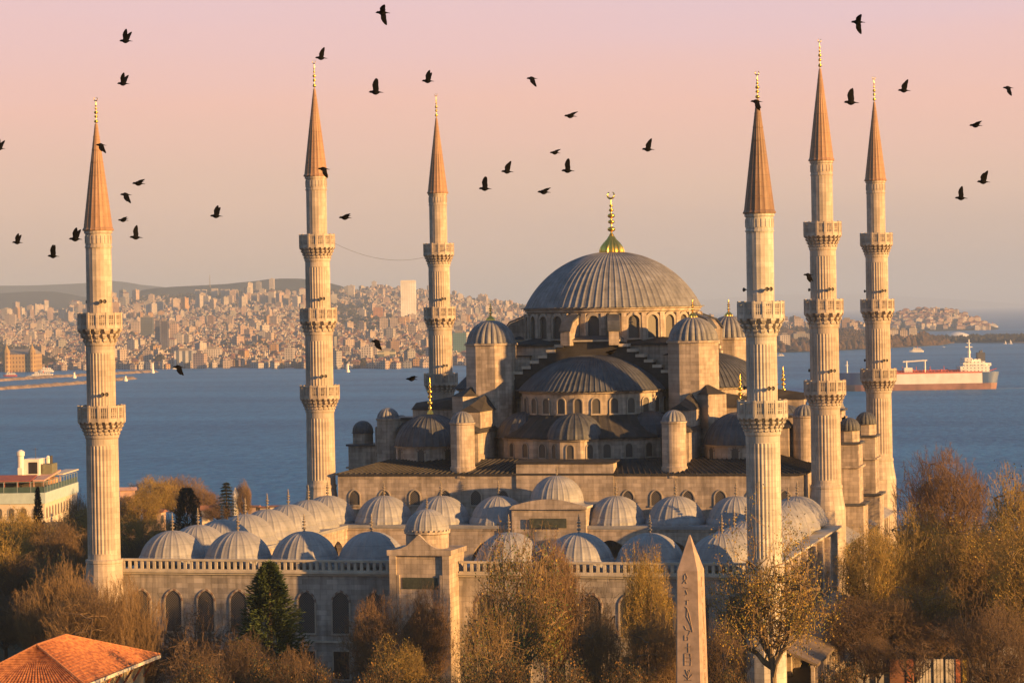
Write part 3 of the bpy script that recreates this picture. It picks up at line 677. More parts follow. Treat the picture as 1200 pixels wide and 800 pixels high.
cbuild(finial_mb((0,-38), 21.1, 1.9, .2, False), 'finial', M['bronze'], d, True)
# monumental gate
b = MB(); b.box(-3.5, 3.5, -104.8, -98.6, 0, 16.4)
ogee = [(-3.8,16.4),(3.8,16.4),(3.8,17.02),(3.0,17.06),(2.2,17.2),(1.4,17.55),(.6,18.25),(0,18.8)]; ogee += [(-x, z) for x, z in reversed(ogee[2:-1])]
b.wallpoly(ogee, -105.15, -104.55)
b.box(-3.8, 3.8, -104.54, -98.4, 16.41, 17.0)
for s in (-1, 1):
    b.box(min(s*2.75, s*3.55), max(s*2.75, s*3.55), -105.1, -104.79, 0, 16.38); b.obox((s*2.55, -104.95), .3, .3, 0, 14.2)
gate = cbuild(b, 'gate', M['stone'])
b = MB(); b.add([(-2.2,-104.83,0),(2.2,-104.83,0),(2.2,-104.83,8),(0,-104.83,11),(-2.2,-104.83,8)], [(0,1,2,3,4)]); cbuild(b, 'gate_niche', M['pane_dark'], gate)
gp = MB(); gp.box(-2.1, 2.1, -104.87, -104.8, 12.6, 13.9); gp2 = cbuild(gp, 'inscription_panel', plain('green_panel', (.06, .068, .05), .6, 0, .3, 4), gate)
b = MB(); b.lathe([(2.45,17.0),(2.45,18.6),(2.65,18.7),(2.65,18.95)], 24, (0,-101.6))
for k in range(28): a = 2*pi*k/28; b.obox((2.6*cos(a), -101.6+2.6*sin(a)), .16, .28, 18.95, 19.15, a)
cbuild(b, 'gate_drum', M['stone'], gate)
d = cbuild(dome_mb((0,-101.6), 2.5, 19.0, 2.45, 22, .06, rings=10), 'gate_dome', M['lead_pale'], gate)
cbuild(finial_mb((0,-101.6), 21.4, 1.9, .2, False), 'gate_finial', M['bronze'], gate, True)
# lean-to washing gallery outside the side wall
b = MB(); za, zb = 6.2, 3.6
b.add([(38.05,-96,za),(38.05,-40,za),(44,-40,zb),(44,-96,zb),(38.05,-96,za-.3),(38.05,-40,za-.3),(44,-40,zb-.3),(44,-96,zb-.3)], [(0,3,2,1),(4,5,6,7),(3,7,6,2),(0,4,7,3),(1,2,6,5)], 1)
for k in range(24): yy = -95.5+k*2.4; b.obox((43.4, yy), .4, .4, 0, 3.4)
b.box(43.2, 43.6, -96, -40, 3.15, 3.45, 0); b.box(43.0, 43.9, -96, -40, 0, .9, 0)
cbuild(b, 'lean_to_gallery', [M['stone'], M['lead_brown']])


# ------------------------------------------------------------------ ground, sea, far land (the setting)
def smooth(a, b, x):
    t = max(0, min(1, (x-a)/(b-a))); return t*t*(3-2*t)
def ground_h(x, y):
    s = y+0.12*x
    return -38*smooth(105, 360, s)
b = MB(); nx, ny = 60, 70
for j in range(ny+1):
    for i in range(nx+1):
        x = -900+1800*i/nx; y = -520+960*j/ny; b.v.append((x, y, ground_h(x, y)))
b.f = [(j*(nx+1)+i, j*(nx+1)+i+1, (j+1)*(nx+1)+i+1, (j+1)*(nx+1)+i) for j in range(ny) for i in range(nx)]; b.m = [0]*len(b.f)
def ground_mat():
    m, t, bs, n, L = mat('park_ground'); bs.inputs['Roughness'].default_value = .95
    tc = n('ShaderNodeTexCoord'); no = n('ShaderNodeTexNoise'); no.inputs['Scale'].default_value = .05; no.inputs['Detail'].default_value = 9
    L(tc.outputs['Object'], no.inputs['Vector']); r = n('ShaderNodeValToRGB'); e = r.color_ramp.elements
    e[0].position = .35; e[0].color = (.035, .045, .018, 1); e[1].position = .65; e[1].color = (.11, .085, .055, 1)
    L(no.outputs['Fac'], r.inputs[0]); L(r.outputs[0], bs.inputs['Base Color']); return m
tag(b.build('ground', ground_mat(), smooth=True), kind='structure')
def sea_mat():
    m, t, bs, n, L = mat('sea_water')
    bs.inputs['Roughness'].default_value = .42; bs.inputs['IOR'].default_value = 1.33; bs.inputs['Specular IOR Level'].default_value = .035
    tc = n('ShaderNodeTexCoord')
    mp = n('ShaderNodeMapping'); mp.inputs['Scale'].default_value = (.0016, .006, 1); L(tc.outputs['Object'], mp.inputs[0])
    n1 = n('ShaderNodeTexNoise'); n1.inputs['Scale'].default_value = 1; n1.inputs['Detail'].default_value = 6; L(mp.outputs[0], n1.inputs['Vector'])
    mp3 = n('ShaderNodeMapping'); mp3.inputs['Scale'].default_value = (.16, .045, 1); L(tc.outputs['Object'], mp3.inputs[0])
    n3 = n('ShaderNodeTexNoise'); n3.inputs['Scale'].default_value = 1; n3.inputs['Detail'].default_value = 8; n3.inputs['Roughness'].default_value = .75; L(mp3.outputs[0], n3.inputs['Vector'])
    ad = n('ShaderNodeMix', data_type='FLOAT'); ad.inputs[0].default_value = .58; L(n1.outputs['Fac'], ad.inputs[2]); L(n3.outputs['Fac'], ad.inputs[3])
    r = n('ShaderNodeValToRGB'); e = r.color_ramp.elements; e[0].position = .42; e[0].color = (.008, .115, .275, 1); e[1].position = .58; e[1].color = (.036, .215, .425, 1)
    L(ad.outputs[0], r.inputs[0]); L(r.outputs[0], bs.inputs['Base Color'])
    mp2 = n('ShaderNodeMapping'); mp2.inputs['Scale'].default_value = (.22, .10, 1); L(tc.outputs['Object'], mp2.inputs[0])
    n2 = n('ShaderNodeTexNoise'); n2.inputs['Scale'].default_value = 1; n2.inputs['Detail'].default_value = 4; L(mp2.outputs[0], n2.inputs['Vector'])
    bp = n('ShaderNodeBump'); bp.inputs['Strength'].default_value = .8; bp.inputs['Distance'].default_value = 1.2; L(n2.outputs['Fac'], bp.inputs['Height']); L(bp.outputs[0], bs.inputs['Normal'])
    return m
b = MB(); b.add([(-30000,300,-30),(30000,300,-30),(40000,58000,-30),(-40000,58000,-30)], [(0,1,2,3)])
b.add([(-30000,-3000,-42),(30000,-3000,-42),(30000,300,-42),(-30000,300,-42)], [(0,1,2,3)])
tag(b.build('sea', sea_mat()), kind='structure')

def interp(T, x):
    if x <= T[0][0]: return T[0][1]
    for (a, p), (c, q) in zip(T, T[1:]):
        if x <= c: return p+(q-p)*(x-a)/(c-a)
    return T[-1][1]
COAST = [(-300,440),(-150,438),(0,436),(250,432.5),(380,433),(440,434),(520,431),(600,427),(700,422),(850,416),(950,412.5),(1040,408),(1085,405.5),(1105,404.5),(1112,402),(1200,402),(1350,400),(1500,400)]
CREST = [(-300,368),(-150,367),(0,366),(60,366),(110,361),(140,352),(200,347),(260,344),(300,342),(340,341),(380,341),(420,341),(445,336),(480,338),(520,345),(560,351),(610,358),(680,366),(760,372),(850,376),(900,376),(940,380),(1000,387),(1040,393),(1100,396.5),(1200,397),(1500,398)]
CRD = [(-300,9000),(400,9000),(620,8500),(800,7600),(900,7000),(1000,5600),(1060,5000),(1500,4900)]
def hor(x): return 400-35.4-(x-600)*0.01691       # image row of the horizon
rnd = random.Random(5)
PH = [rnd.uniform(0, 6.28) for _ in range(12)]
def wob(x, t): return sum(sin(x*k*.021+PH[i]+t*3*(i%3))/k for i, k in enumerate((1, 1.7, 2.9, 4.3)))
def coast_d(x): return (CAM[2]+30)/((interp(COAST, x)-hor(x))/FPX)
def land(x, t):
    """a point of the far shore: photo column x, t from the waterline (0) to the crest (1)"""
    d0 = coast_d(x); d1 = max(interp(CRD, x), d0+500); d = d0+(d1-d0)*t
    p0 = interp(COAST, x)-hor(x); p1 = interp(CREST, x)-hor(x)
    s = t**.85; p = p0+(p1-p0)*s + wob(x, t)*1.0*sin(pi*min(t, 1))
    z = CAM[2]-p*d/FPX
    z = max(z, -29.2 + 1.5*min(1, t*30))
    r = ray(x, 400); k = d
    return (CAM[0]+r[0]*k, CAM[1]+r[1]*k, z), d
b = MB(); cols_, rows_ = 170, 26
for i in range(cols_+1):
    x = -300+1800*i/cols_
    for j in range(rows_+1):
        P, d = land(x, j/rows_*1.0); 
        if j == 0: P = (P[0], P[1], -33)
        b.v.append(P)
    P, d = land(x, 1.0); r = ray(x, 400); d2 = d*1.12; b.v.append((CAM[0]+r[0]*d2, CAM[1]+r[1]*d2, -45))
R_ = rows_+2
b.f = [(i*R_+j, (i+1)*R_+j, (i+1)*R_+j+1, i*R_+j+1) for i in range(cols_) for j in range(R_-1)]; b.m = [0]*len(b.f)
def hill_mat(name, a, c, sc):
    m, t, bs, n, L = mat(name); bs.inputs['Roughness'].default_value = 1; bs.inputs['Specular IOR Level'].default_value = .1
    tc = n('ShaderNodeTexCoord'); no = n('ShaderNodeTexNoise'); no.inputs['Scale'].default_value = sc; no.inputs['Detail'].default_value = 9; no.inputs['Roughness'].default_value = .7
    L(tc.outputs['Object'], no.inputs['Vector']); r = n('ShaderNodeValToRGB'); e = r.color_ramp.elements
    e[0].position = .38; e[0].color = (*a, 1); e[1].position = .62; e[1].color = (*c, 1)
    L(no.outputs['Fac'], r.inputs[0]); L(r.outputs[0], bs.inputs['Base Color']); return m
tag(b.build('far_shore_terrain', hill_mat('far_slope', (.03, .032, .024), (.16, .11, .08), .006), smooth=True), kind='structure')
def ridge(name, T, d, depth, mats, n=120, x0=-400, x1=1600, seed=1):
    rr = random.Random(seed); ph = [rr.uniform(0, 6.28) for _ in range(5)]
    b = MB()
    for i in range(n+1):
        x = x0+(x1-x0)*i/n; y = interp(T, x); h = 0
        y += sum(sin(x*.013*k+ph[q])/k for q, k in enumerate((1, 2.3, 4.1, 7.7, 13)))*.7
        for f_, dd in ((0.0, -depth), (.35, -depth*.7), (.75, -depth*.3), (1.0, 0), (.6, depth*.4), (0, depth)):
            D = d+dd; r = ray(x, 400); top = CAM[2]-(y-hor(x))*d/FPX
            z = -34+(top+34)*max(f_, 0); z += (sin(x*.05+dd)+sin(x*.017*3+ph[1]+dd*.003))*(top+30)*.03*(f_ not in (0, 1))
            b.v.append((CAM[0]+r[0]*D, CAM[1]+r[1]*D, z))
    b.f = [(i*6+j, (i+1)*6+j, (i+1)*6+j+1, i*6+j+1) for i in range(n) for j in range(5)]; b.m = [0]*len(b.f)
    return tag(b.build(name, mats, smooth=True), kind='structure')
HM = hill_mat('forest_hill', (.016, .024, .024), (.045, .05, .045), .004)
ridge('forested_hills', [(-400,350),(-60,349),(0,343),(40,341),(70,342),(110,349),(150,352),(200,358),(300,372),(420,385),(1600,420)], 11000, 1500, HM, seed=3)
ridge('crest_hill', [(-400,400),(130,372),(160,342),(190,337),(230,335),(270,333),(300,330),(320,327),(345,326.5),(370,328),(395,333),(430,345),(500,372),(600,400),(1600,430)], 9900, 650, HM, seed=4)
ridge('distant_ridge', [(-400,336),(-100,338),(0,334),(60,333),(110,331),(135,329),(150,331),(165,334),(260,345),(400,360),(700,372),(1600,380)], 15500, 1500, HM, seed=8)
ridge('distant_coast_ridge', [(-400,392),(600,372),(700,362),(800,352),(880,346),(960,344),(1020,345),(1080,349),(1140,353),(1200,356),(1350,360),(1600,365)], 50000, 3500, HM, seed=9)
# the island across the bay
def isl_y(x): return interp([(990,394),(1010,384),(1040,372),(1060,364),(1085,361.5),(1105,361),(1122,364),(1140,372),(1160,381),(1172,385.5)], x)
ISL_D = 7600
b = MB(); n = 60
def isl_pt(x, f_):
    D = ISL_D+(-420+420*f_); top = CAM[2]-(isl_y(x)+sin(x*.23)*.5-hor(x))*ISL_D/FPX
    z = -33+(top+33)*(f_**.8); r = ray(x, 400); return (CAM[0]+r[0]*D, CAM[1]+r[1]*D, z)
for i in range(n+1):
    x = 990+182*i/n
    for f_ in (0, .2, .4, .6, .8, 1.0): b.v.append(isl_pt(x, f_))
    P = isl_pt(x, 1.0); r = ray(x, 400); b.v.append((CAM[0]+r[0]*(ISL_D+500), CAM[1]+r[1]*(ISL_D+500), -35))
b.f = [(i*7+j, (i+1)*7+j, (i+1)*7+j+1, i*7+j+1) for i in range(n) for j in range(6)]; b.m = [0]*len(b.f)
tag(b.build('island_hill', HM, smooth=True), kind='structure')

# ------------------------------------------------------------------ far city
def facade(name, c, win=(.06, .06, .07), sx=3.6, sz=3.3, fw=.5, fh=.5):
    m, t, bs, n, L = mat(name); bs.inputs['Roughness'].default_value = .8; bs.inputs['Specular IOR Level'].default_value = .25
    g = n('ShaderNodeNewGeometry'); s = n('ShaderNodeSeparateXYZ'); L(g.outputs['Position'], s.inputs[0])
    nn = n('ShaderNodeSeparateXYZ'); L(g.outputs['Normal'], nn.inputs[0])
    # distance along the wall: cross of position with the wall normal
    m1 = n('ShaderNodeMath', operation='MULTIPLY'); L(s.outputs[0], m1.inputs[0]); L(nn.outputs[1], m1.inputs[1])
    m2 = n('ShaderNodeMath', operation='MULTIPLY'); L(s.outputs[1], m2.inputs[0]); L(nn.outputs[0], m2.inputs[1])
    u = n('ShaderNodeMath', operation='SUBTRACT'); L(m1.outputs[0], u.inputs[0]); L(m2.outputs[0], u.inputs[1])
    def cell(src, size, fill):
        d = n('ShaderNodeMath', operation='DIVIDE'); d.inputs[1].default_value = size; L(src, d.inputs[0])
        f = n('ShaderNodeMath', operation='FRACT'); L(d.outputs[0], f.inputs[0])
        l = n('ShaderNodeMath', operation='LESS_THAN'); l.inputs[1].default_value = fill; L(f.outputs[0], l.inputs[0]); return l.outputs[0]
    a = n('ShaderNodeMath', operation='MULTIPLY'); L(cell(u.outputs[0], sx, fw), a.inputs[0]); L(cell(s.outputs[2], sz, fh), a.inputs[1])
    az = n('ShaderNodeMath', operation='ABSOLUTE'); L(nn.outputs[2], az.inputs[0]); lt = n('ShaderNodeMath', operation='LESS_THAN'); lt.inputs[1].default_value = .5; L(az.outputs[0], lt.inputs[0])
    a2 = n('ShaderNodeMath', operation='MULTIPLY'); L(a.outputs[0], a2.inputs[0]); L(lt.outputs[0], a2.inputs[1])
    no = n('ShaderNodeTexNoise'); no.inputs['Scale'].default_value = .03; no.inputs['Detail'].default_value = 3; L(g.outputs['Position'], no.inputs['Vector'])
    r = n('ShaderNodeValToRGB'); r.color_ramp.elements[0].position = .35; r.color_ramp.elements[1].position = .65
    r.color_ramp.elements[0].color = (*[x*.75 for x in c], 1); r.color_ramp.elements[1].color = (*[min(.85, x*1.15) for x in c], 1); L(no.outputs['Fac'], r.inputs[0])
    mi = n('ShaderNodeMix', data_type='RGBA'); L(a2.outputs[0], mi.inputs[0]); L(r.outputs[0], mi.inputs[6]); mi.inputs[7].default_value = (*win, 1)
    L(mi.outputs[2], bs.inputs['Base Color']); return m
F = [('cream', facade('cream_render', (.42, .34, .285))), ('pale', facade('pale_render', (.48, .43, .39))), ('ochre', facade('ochre_render', (.42, .26, .12))),
     ('grey', facade('grey_render', (.30, .29, .28))), ('pinkish', facade('pink_render', (.46, .34, .28))), ('brownish', facade('brown_render', (.24, .16, .12)))]
ROOF = plain('clay_roof', (.25, .12, .08), .9, 0, .25, .05); FLAT = plain('flat_roof', (.22, .19, .17), .9, 0, .2, .05)
CM = [f[1] for f in F]+[ROOF, FLAT]
def bldg(b, P, w_, dp, h, a, mi, hip):
    x, y, z = P; b.obox((x, y), w_, dp, z-8, z+h, a, mi)
    ca, sa = cos(a), sin(a)
    if hip:
        e = .6; L = [(-w_/2-e,-dp/2-e,h+.02),(w_/2+e,-dp/2-e,h+.02),(w_/2+e,dp/2+e,h+.02),(-w_/2-e,dp/2+e,h+.02),(-w_*.2,0,h+min(w_,dp)*.28),(w_*.2,0,h+min(w_,dp)*.28)]
        b.add([(x+p*ca-q*sa, y+p*sa+q*ca, z+r) for p, q, r in L], [(0,1,5,4),(2,3,4,5),(1,2,5),(3,0,4),(3,2,1,0)], 6)
    else:
        L = w_*.3, dp*.3
        b.obox((x+2*ca, y+2*sa), w_*.96, dp*.96, z+h+.02, z+h+.3, a, 7); b.obox((x, y), w_*.3, dp*.35, z+h+.31, z+h+3, a, mi)
rc = random.Random(11); B = []
def forestness(x, t):
    v = sin(x*.031+1.3)+sin(x*.013+t*5)+sin(t*9+x*.02)
    return v
for k in range(23500):
    x = rc.uniform(-290, 1075); t = rc.uniform(0.004, 1)**.85
    if x > 1030 and t > .5: continue
    if x > 905 and t < .62 and rc.random() < .96: continue          # wooded headland
    f_ = forestness(x, t)
    if f_ > 1.75 and rc.random() < .8: continue
    if 150 < x < 400 and t > .9 and rc.random() < .8: continue
    tall = rc.random()
    P, d = land(x, t)
    if t > .72 and tall < .045 and x < 420: w_, dp, h = rc.uniform(15,20), rc.uniform(14,18), rc.uniform(30,44)
    elif tall < .03: w_, dp, h = rc.uniform(11,18), rc.uniform(10,14), rc.uniform(16,27)
    elif tall < .75: w_, dp, h = rc.uniform(6,12), rc.uniform(6,10), rc.uniform(5,10.5)
    else: w_, dp, h = rc.uniform(7,12), rc.uniform(7,10), rc.uniform(5,8)
    if x > 600: h *= .8
    hip = rc.random() < (.36 if h < 15 else .04)
    mi = rc.choices(range(6), (.36,.36,.06,.10,.09,.03))[0]
    B.append((x, t, P, d, w_, dp, h, YAW+rc.choice((0, .5, -.45, .8, -.2))+rc.uniform(-.15,.15), mi, hip))
# the three hundred or fewer that show largest stand as buildings of their own, the rest is one mass of housing
B.sort(key=lambda q: -(q[4]*q[6]/q[3]**2)*(1 if not 540 < q[0] < 870 else .05))
def zone(x):
    if x < 92: return 'behind the breakwaters'
    if x < 200: return 'just past the hotel-side minaret'
    if x < 280: return 'below the hilltop mast'
    if x < 360: return 'below the dark wooded crest'
    if x < 470: return 'before the lone white tower'
    if x < 600: return 'past the lone white tower'
    return 'beside the wooded headland'
def band(t): return 'on the waterfront' if t < .12 else 'low on the slope' if t < .4 else 'halfway up the slope' if t < .7 else 'near the hill crest'
n_ind = 0; stuff = MB()
for q in B:
    x, t, P, d, w_, dp, h, a, mi, hip = q
    visible = 0 < x < 1075 and not 560 < x < 885
    if visible and n_ind < 240:
        n_ind += 1; b = MB(); bldg(b, (0,0,0), w_, dp, h, 0, mi, hip); o = b.build('city_building', CM, None, False, P, a)
        kind = 'tower' if h > 29 else 'block' if h > 13 else 'house'
        lab = f"{F[mi][0]} {'tiled' if hip else 'flat-roofed'} {kind} {band(t)} {zone(x)}"
        tag(o, lab, 'building', lab)
    else: bldg(stuff, P, w_, dp, h, a, mi, hip)
tag(stuff.build('distant_housing', CM), 'dense mass of small houses and blocks covering the far hillsides', 'housing', None, 'stuff')
# houses on the island
stuff = MB()
for k in range(260):
    x = rc.uniform(1030, 1160); f_ = rc.uniform(.08, .85)
    P = isl_pt(x, f_)
    if P[2] > -31: bldg(stuff, P, rc.uniform(10,20), rc.uniform(9,14), rc.uniform(6,13), YAW+rc.uniform(-.5,.5), rc.choice((0,1,1,4)), rc.random() < .5)
tag(stuff.build('island_houses', CM), 'pale houses scattered over the island hill across the bay', 'housing', None, 'stuff')
# woods on the far shore: clumps of crowns
WOOD = hill_mat('far_wood', (.045, .034, .018), (.12, .075, .04), .05); WOODG = hill_mat('far_dark_wood', (.022, .022, .016), (.055, .048, .03), .05)
def clump(b, P, r, h, rr):
    n = 6; V = [(0,0,h)]; 
    for (f_, k) in ((.75,.6),(.4,1.0),(.08,.75)):
        for i in range(n):
            a = 2*pi*i/n+rr.uniform(-.3,.3); q = r*k*rr.uniform(.75,1.2); V.append((q*cos(a), q*sin(a), h*f_*rr.uniform(.85,1.12)))
    Fs = [(0,1+i,1+(i+1)%n) for i in range(n)]
    for L in (0, 1):
        for i in range(n): Fs.append((1+L*n+i, 1+(L+1)*n+i, 1+(L+1)*n+(i+1)%n, 1+L*n+(i+1)%n))
    b.add([(P[0]+x, P[1]+y, P[2]+z-1) for x, y, z in V], Fs)
b1, b2 = MB(), MB()
for k in range(2600):
    x = rc.uniform(903, 1110); t = rc.uniform(.01, .62) if x < 1040 else rc.uniform(.02, .95)
    P, d = land(x, t); clump(b1, P, rc.uniform(5,10), rc.uniform(9,19)*(1 if x < 1085 else .6), rc)
for k in range(800):
    x = rc.uniform(1108, 1300); P, d = land(x, rc.uniform(.05, .9)); clump(b2, P, rc.uniform(4,9), rc.uniform(6,13), rc)
for k in range(6000):
    x = rc.uniform(-100, 900); t = rc.uniform(.03, 1)
    if forestness(x, t) > 1.65 or (150 < x < 400 and t > .93) or (x < 140 and .8 < t < .95 and rc.random() < .2) or rc.random() < .10:
        P, d = land(x, t); clump(b2, P, rc.uniform(7,14), rc.uniform(9,16), rc)
tag(b1.build('headland_wood', WOOD), 'bare brown wood covering the low headland beyond the ship', 'wood', None, 'stuff')
tag(b2.build('hillside_woods', WOODG), 'dark patches of trees among the far houses', 'wood', None, 'stuff')

def land_at(x, y):
    """photo column x and row y of a foot on the far shore -> place on the slope"""
    p0 = interp(COAST, x); p1 = interp(CREST, x); t = max(0.0, min(1, (y-p0)/(p1-p0)))**(1/.85)
    P, d = land(x, t); return P, d
def landmark(name, label, xl, xr, ytop, ybot, m, depth=25, group=None, extra=None):
    P, d = land_at((xl+xr)/2, ybot); w_ = (xr-xl)*d/FPX; h = (ybot-ytop)*d/FPX
    root = thing(name, label, 'building', P, YAW, group)
    b = MB(); b.box(-w_/2, w_/2, 0, depth, -6, h); b.build('body', m, root)
    if extra: extra(root, w_, h, depth)
    return root
TWH = facade('white_tower_face', (.80, .77, .71), (.56, .53, .47), 5.5, 3.4, .55, .45)
GLS = facade('grey_glass_tower', (.12, .13, .14), (.05, .06, .07), 3.0, 3.6, .7, .7); TEAL = facade('teal_glass', (.10, .20, .22), (.05, .10, .12), 3.2, 3.6, .6, .6)
DRK = facade('dark_tower_face', (.10, .10, .13), (.04, .04, .06), 3.2, 3.4, .6, .5); ORG = facade('orange_brick', (.36, .18, .09)); STN = facade('ochre_station_stone', (.40, .27, .11), (.16, .09, .04), 4.5, 6, .4, .55)
def crown(r, w_, h, dp):
    b = MB(); b.box(-w_/2-.3, w_/2+.3, -.4, dp+.3, h-2.2, h+.6); b.box(-w_/2+1, w_/2-1, 1, dp-1, h+.61, h+2.5); b.build('roof_crown', plain('tower_cap', (.62,.58,.50), .7), r)
def plant(r, w_, h, dp):
    b = MB(); b.box(-w_*.3, w_*.25, 3, dp*.6, h+.01, h+4); b.build('roof_plant', FLAT, r)
def station(r, w_, h, dp):
    b = MB(); b.add([(-w_/2-.5,-.5,h+.02),(w_/2+.5,-.5,h+.02),(w_/2+.5,dp,h+.02),(-w_/2-.5,dp,h+.02),(-w_*.42,dp/2,h+7),(w_*.42,dp/2,h+7)], [(0,1,5,4),(2,3,4,5),(1,2,5),(3,0,4)]); b.build('roof', FLAT, r)
    for s in (-1, 1):
        b = MB(); b.lathe([(5, -4), (5, h+4), (5.4, h+4.2), (3.0, h+8), (.3, h+15)], 10, (s*(w_/2-3), -1)); b.build('corner_tower', STN, r)
landmark('office_tower', 'lone tall white tower with fine vertical lines standing over the far housing', 470.5, 488, 329.5, 377, TWH, 30, None, crown)
landmark('office_tower', 'grey green office tower behind the hotel-side minaret, wider than its neighbours', 165, 179, 371, 397, GLS, 25, None, plant)
landmark('office_tower', 'cream office slab close against the grey green office tower', 153.5, 164, 376.5, 394, F[0][1], 25, None, plant)
landmark('office_tower', 'dark narrow tower, first of the close-set dark towers past the grey green one', 182, 187, 375, 404, DRK, 22, None, plant)
landmark('office_tower', 'dark broad tower between the narrow dark tower and a pinkish one', 189, 196, 376, 416, DRK, 22, None, plant)
landmark('office_tower', 'pinkish tower at the far end of the close-set tower row', 199, 208, 378, 404, F[4][1], 22, None, plant)
landmark('station_building', 'ochre waterfront station hall with round corner towers behind the breakwater', 5, 40, 418, 438, STN, 60, None, station)
landmark('office_block', 'white and grey striped waterfront block by the open strait', 204, 227, 411, 430, facade('striped_glass', (.55,.53,.5), (.10,.12,.16), 9, 40, .5, 1), 30, None, plant)
landmark('office_block', 'long white waterfront hall beside the striped block', 238, 258, 409, 423, F[1][1], 30, None, plant)
landmark('glass_block', 'teal glass block just past a minaret and beside the mosque turret', 530.5, 546, 390, 418, TEAL, 30, None, plant)
landmark('brick_tower', 'orange brown block in front of the white tower on its near side', 438, 449, 359.5, 375, ORG, 20, None, plant)
landmark('apartment_tower', 'cream tower below the orange brown block, first of two alike', 445, 455, 372, 388, F[0][1], 18, None, plant)
landmark('apartment_tower', 'cream tower below the white tower, second of two alike', 457.5, 466, 372, 388, F[0][1], 18, None, plant)
landmark('cube_block', 'bright white block at the foot of the lone white tower', 490, 499, 378, 390, F[1][1], 20, None, plant)
landmark('brick_block', 'brown waterfront block near the small white lighthouse', 424, 434, 412, 424, ORG, 20, None, plant)
landmark('warehouse', 'cream and glass waterfront hall past the small white lighthouse', 442, 463, 411, 424, facade('glass_hall', (.5,.45,.3), (.12,.14,.13), 20, 12, .6, .8), 25, None, plant)
for i, x in enumerate((232,240,251,262,267,276)):
    landmark('crest_tower', ['pale crest tower, first in the line below the mast','pale crest tower, second in the line below the mast','broad pale crest tower in the middle of the line','pale crest tower just past the broad one','short pale crest tower near the end of the line','pale crest tower closing the line'][i], x-2.3, x+(5 if i == 2 else 2.8), 339-(i == 2)*1, 349, F[1][1], 22, 'towers along the far hill crest')
for i, (x, y) in enumerate(((207,349),(214,349),(221,350),(238,349),(292,343),(300,339.5),(319,341),(328.5,341),(337.5,340),(347,341),(331,349),(321,350),(357,338))):
    landmark('crest_tower', ['square tower, lowest of the trio under the hilltop mast','square tower in the middle of the trio under the mast','square tower at the end of the trio under the mast','stout orange lit tower after the trio','tower just before the double row below the crest','tallest tower before the double row','first tower in the upper row below the wooded crest','second tower in the upper row below the wooded crest','third tower in the upper row below the wooded crest','fourth tower in the upper row below the wooded crest','second tower in the lower row below the wooded crest','first tower in the lower row below the wooded crest','tower half hidden beside a minaret under the wooded crest'][i], x-2, x+2.4, y, y+9.5, F[0][1] if i % 2 else F[4][1], 20, 'towers along the far hill crest')
# viaduct-like long pale roofs
for lab, xl, xr, yt, yb_ in (('long pale flat roof beyond the hotel-side minaret', 58, 178, 364.5, 367), ('long pale elevated road across the middle of the far town', 205, 270, 395.5, 399)):
    P, d = land_at((xl+xr)/2, yb_); w_ = (xr-xl)*d/FPX; h = (yb_-yt)*d/FPX
    r = thing('long_deck', lab, 'viaduct', P, YAW); b = MB(); b.box(-w_/2, w_/2, 0, 12, h*.6, h); b.build('deck', M['trim'], r)
    for k in range(16):
        b = MB(); xx = -w_/2+w_*(k+.5)/16; b.box(xx-1, xx+1, 2, 10, -12, h*.59); b.build('pier', M['trim'], r)
P, d = land_at(246, 334.5); b = MB(); b.lathe([(1.6, 0), (1.0, 40), (.35, 46)], 6); b.lathe([(3.0, -2), (3.0, 0)], 6, caps=True)
P = at(246, 334, 9800); tag(b.build('radio_mast', plain('mast_grey', (.2,.18,.17), .7), None, False, (P[0], P[1], P[2]-6)), 'thin radio mast on the crest of the far hill', 'mast')

# ------------------------------------------------------------------ harbour: breakwaters, lights, boats, the tanker
rock = hill_mat('breakwater_rock', (.14, .10, .075), (.36, .27, .19), .15)
for lab, pts in (('longer rubble breakwater with a small lighthouse at its tip', [(-90,451.5),(0,446.5),(60,442.5),(120,439.5),(181,436)]), ('nearer low rubble breakwater ending in a tiny beacon', [(-90,461),(0,456.5),(60,452.5),(110,448.5),(155,444)])):
    W_ = [on_z(x, y, -30) for x, y in pts]; b = MB(); n_ = 60; V = []
    rb = random.Random(3)
    for i in range(n_+1):
        f_ = i/n_*(len(W_)-1); k = min(int(f_), len(W_)-2); p = Vector(W_[k]).lerp(Vector(W_[k+1]), f_-k); t_ = (Vector(W_[k+1])-Vector(W_[k])).normalized(); nx_ = Vector((t_.y, -t_.x, 0))
        for s, z in ((-9,-31),(-4,-27.5),(0,-26.6),(4,-27.5),(9,-31)): V.append(tuple(p+nx_*s*rb.uniform(.8,1.2)+Vector((0,0,z+30+rb.uniform(-.5,.5)))))
    b.add(V, [(i*5+j, (i+1)*5+j, (i+1)*5+j+1, i*5+j+1) for i in range(n_) for j in range(4)]); tag(b.build('breakwater', rock), lab, 'breakwater')
WHT = plain('white_paint', (.72, .70, .66), .5, 0, .05); RED = plain('red_paint', (.45, .06, .04), .5, 0, .1)
def lighthouse(lab, x, y, hpx, m):
    P = on_z(x, y+2, -30); d = sqrt((P[0]-CAM[0])**2+(P[1]-CAM[1])**2); h = hpx*d/FPX
    r = thing('lighthouse', lab, 'lighthouse', (P[0], P[1], -30), 0)
    b = MB(); b.lathe([(2.8,0),(2.8,2.5),(1.7,2.7),(1.15,h*.78),(1.7,h*.79),(1.7,h*.83)], 12); b.build('tower', m, r)
    b = MB(); b.lathe([(.9,h*.83),(.9,h*.93),(1.2,h*.94),(.2,h)], 12); b.build('lantern', M['pane_dark'], r)
lighthouse('small white lighthouse at the tip of the longer breakwater', 179, 435, 14, WHT)
lighthouse('tiny beacon at the tip of the nearer breakwater', 147, 444.5, 7, WHT)
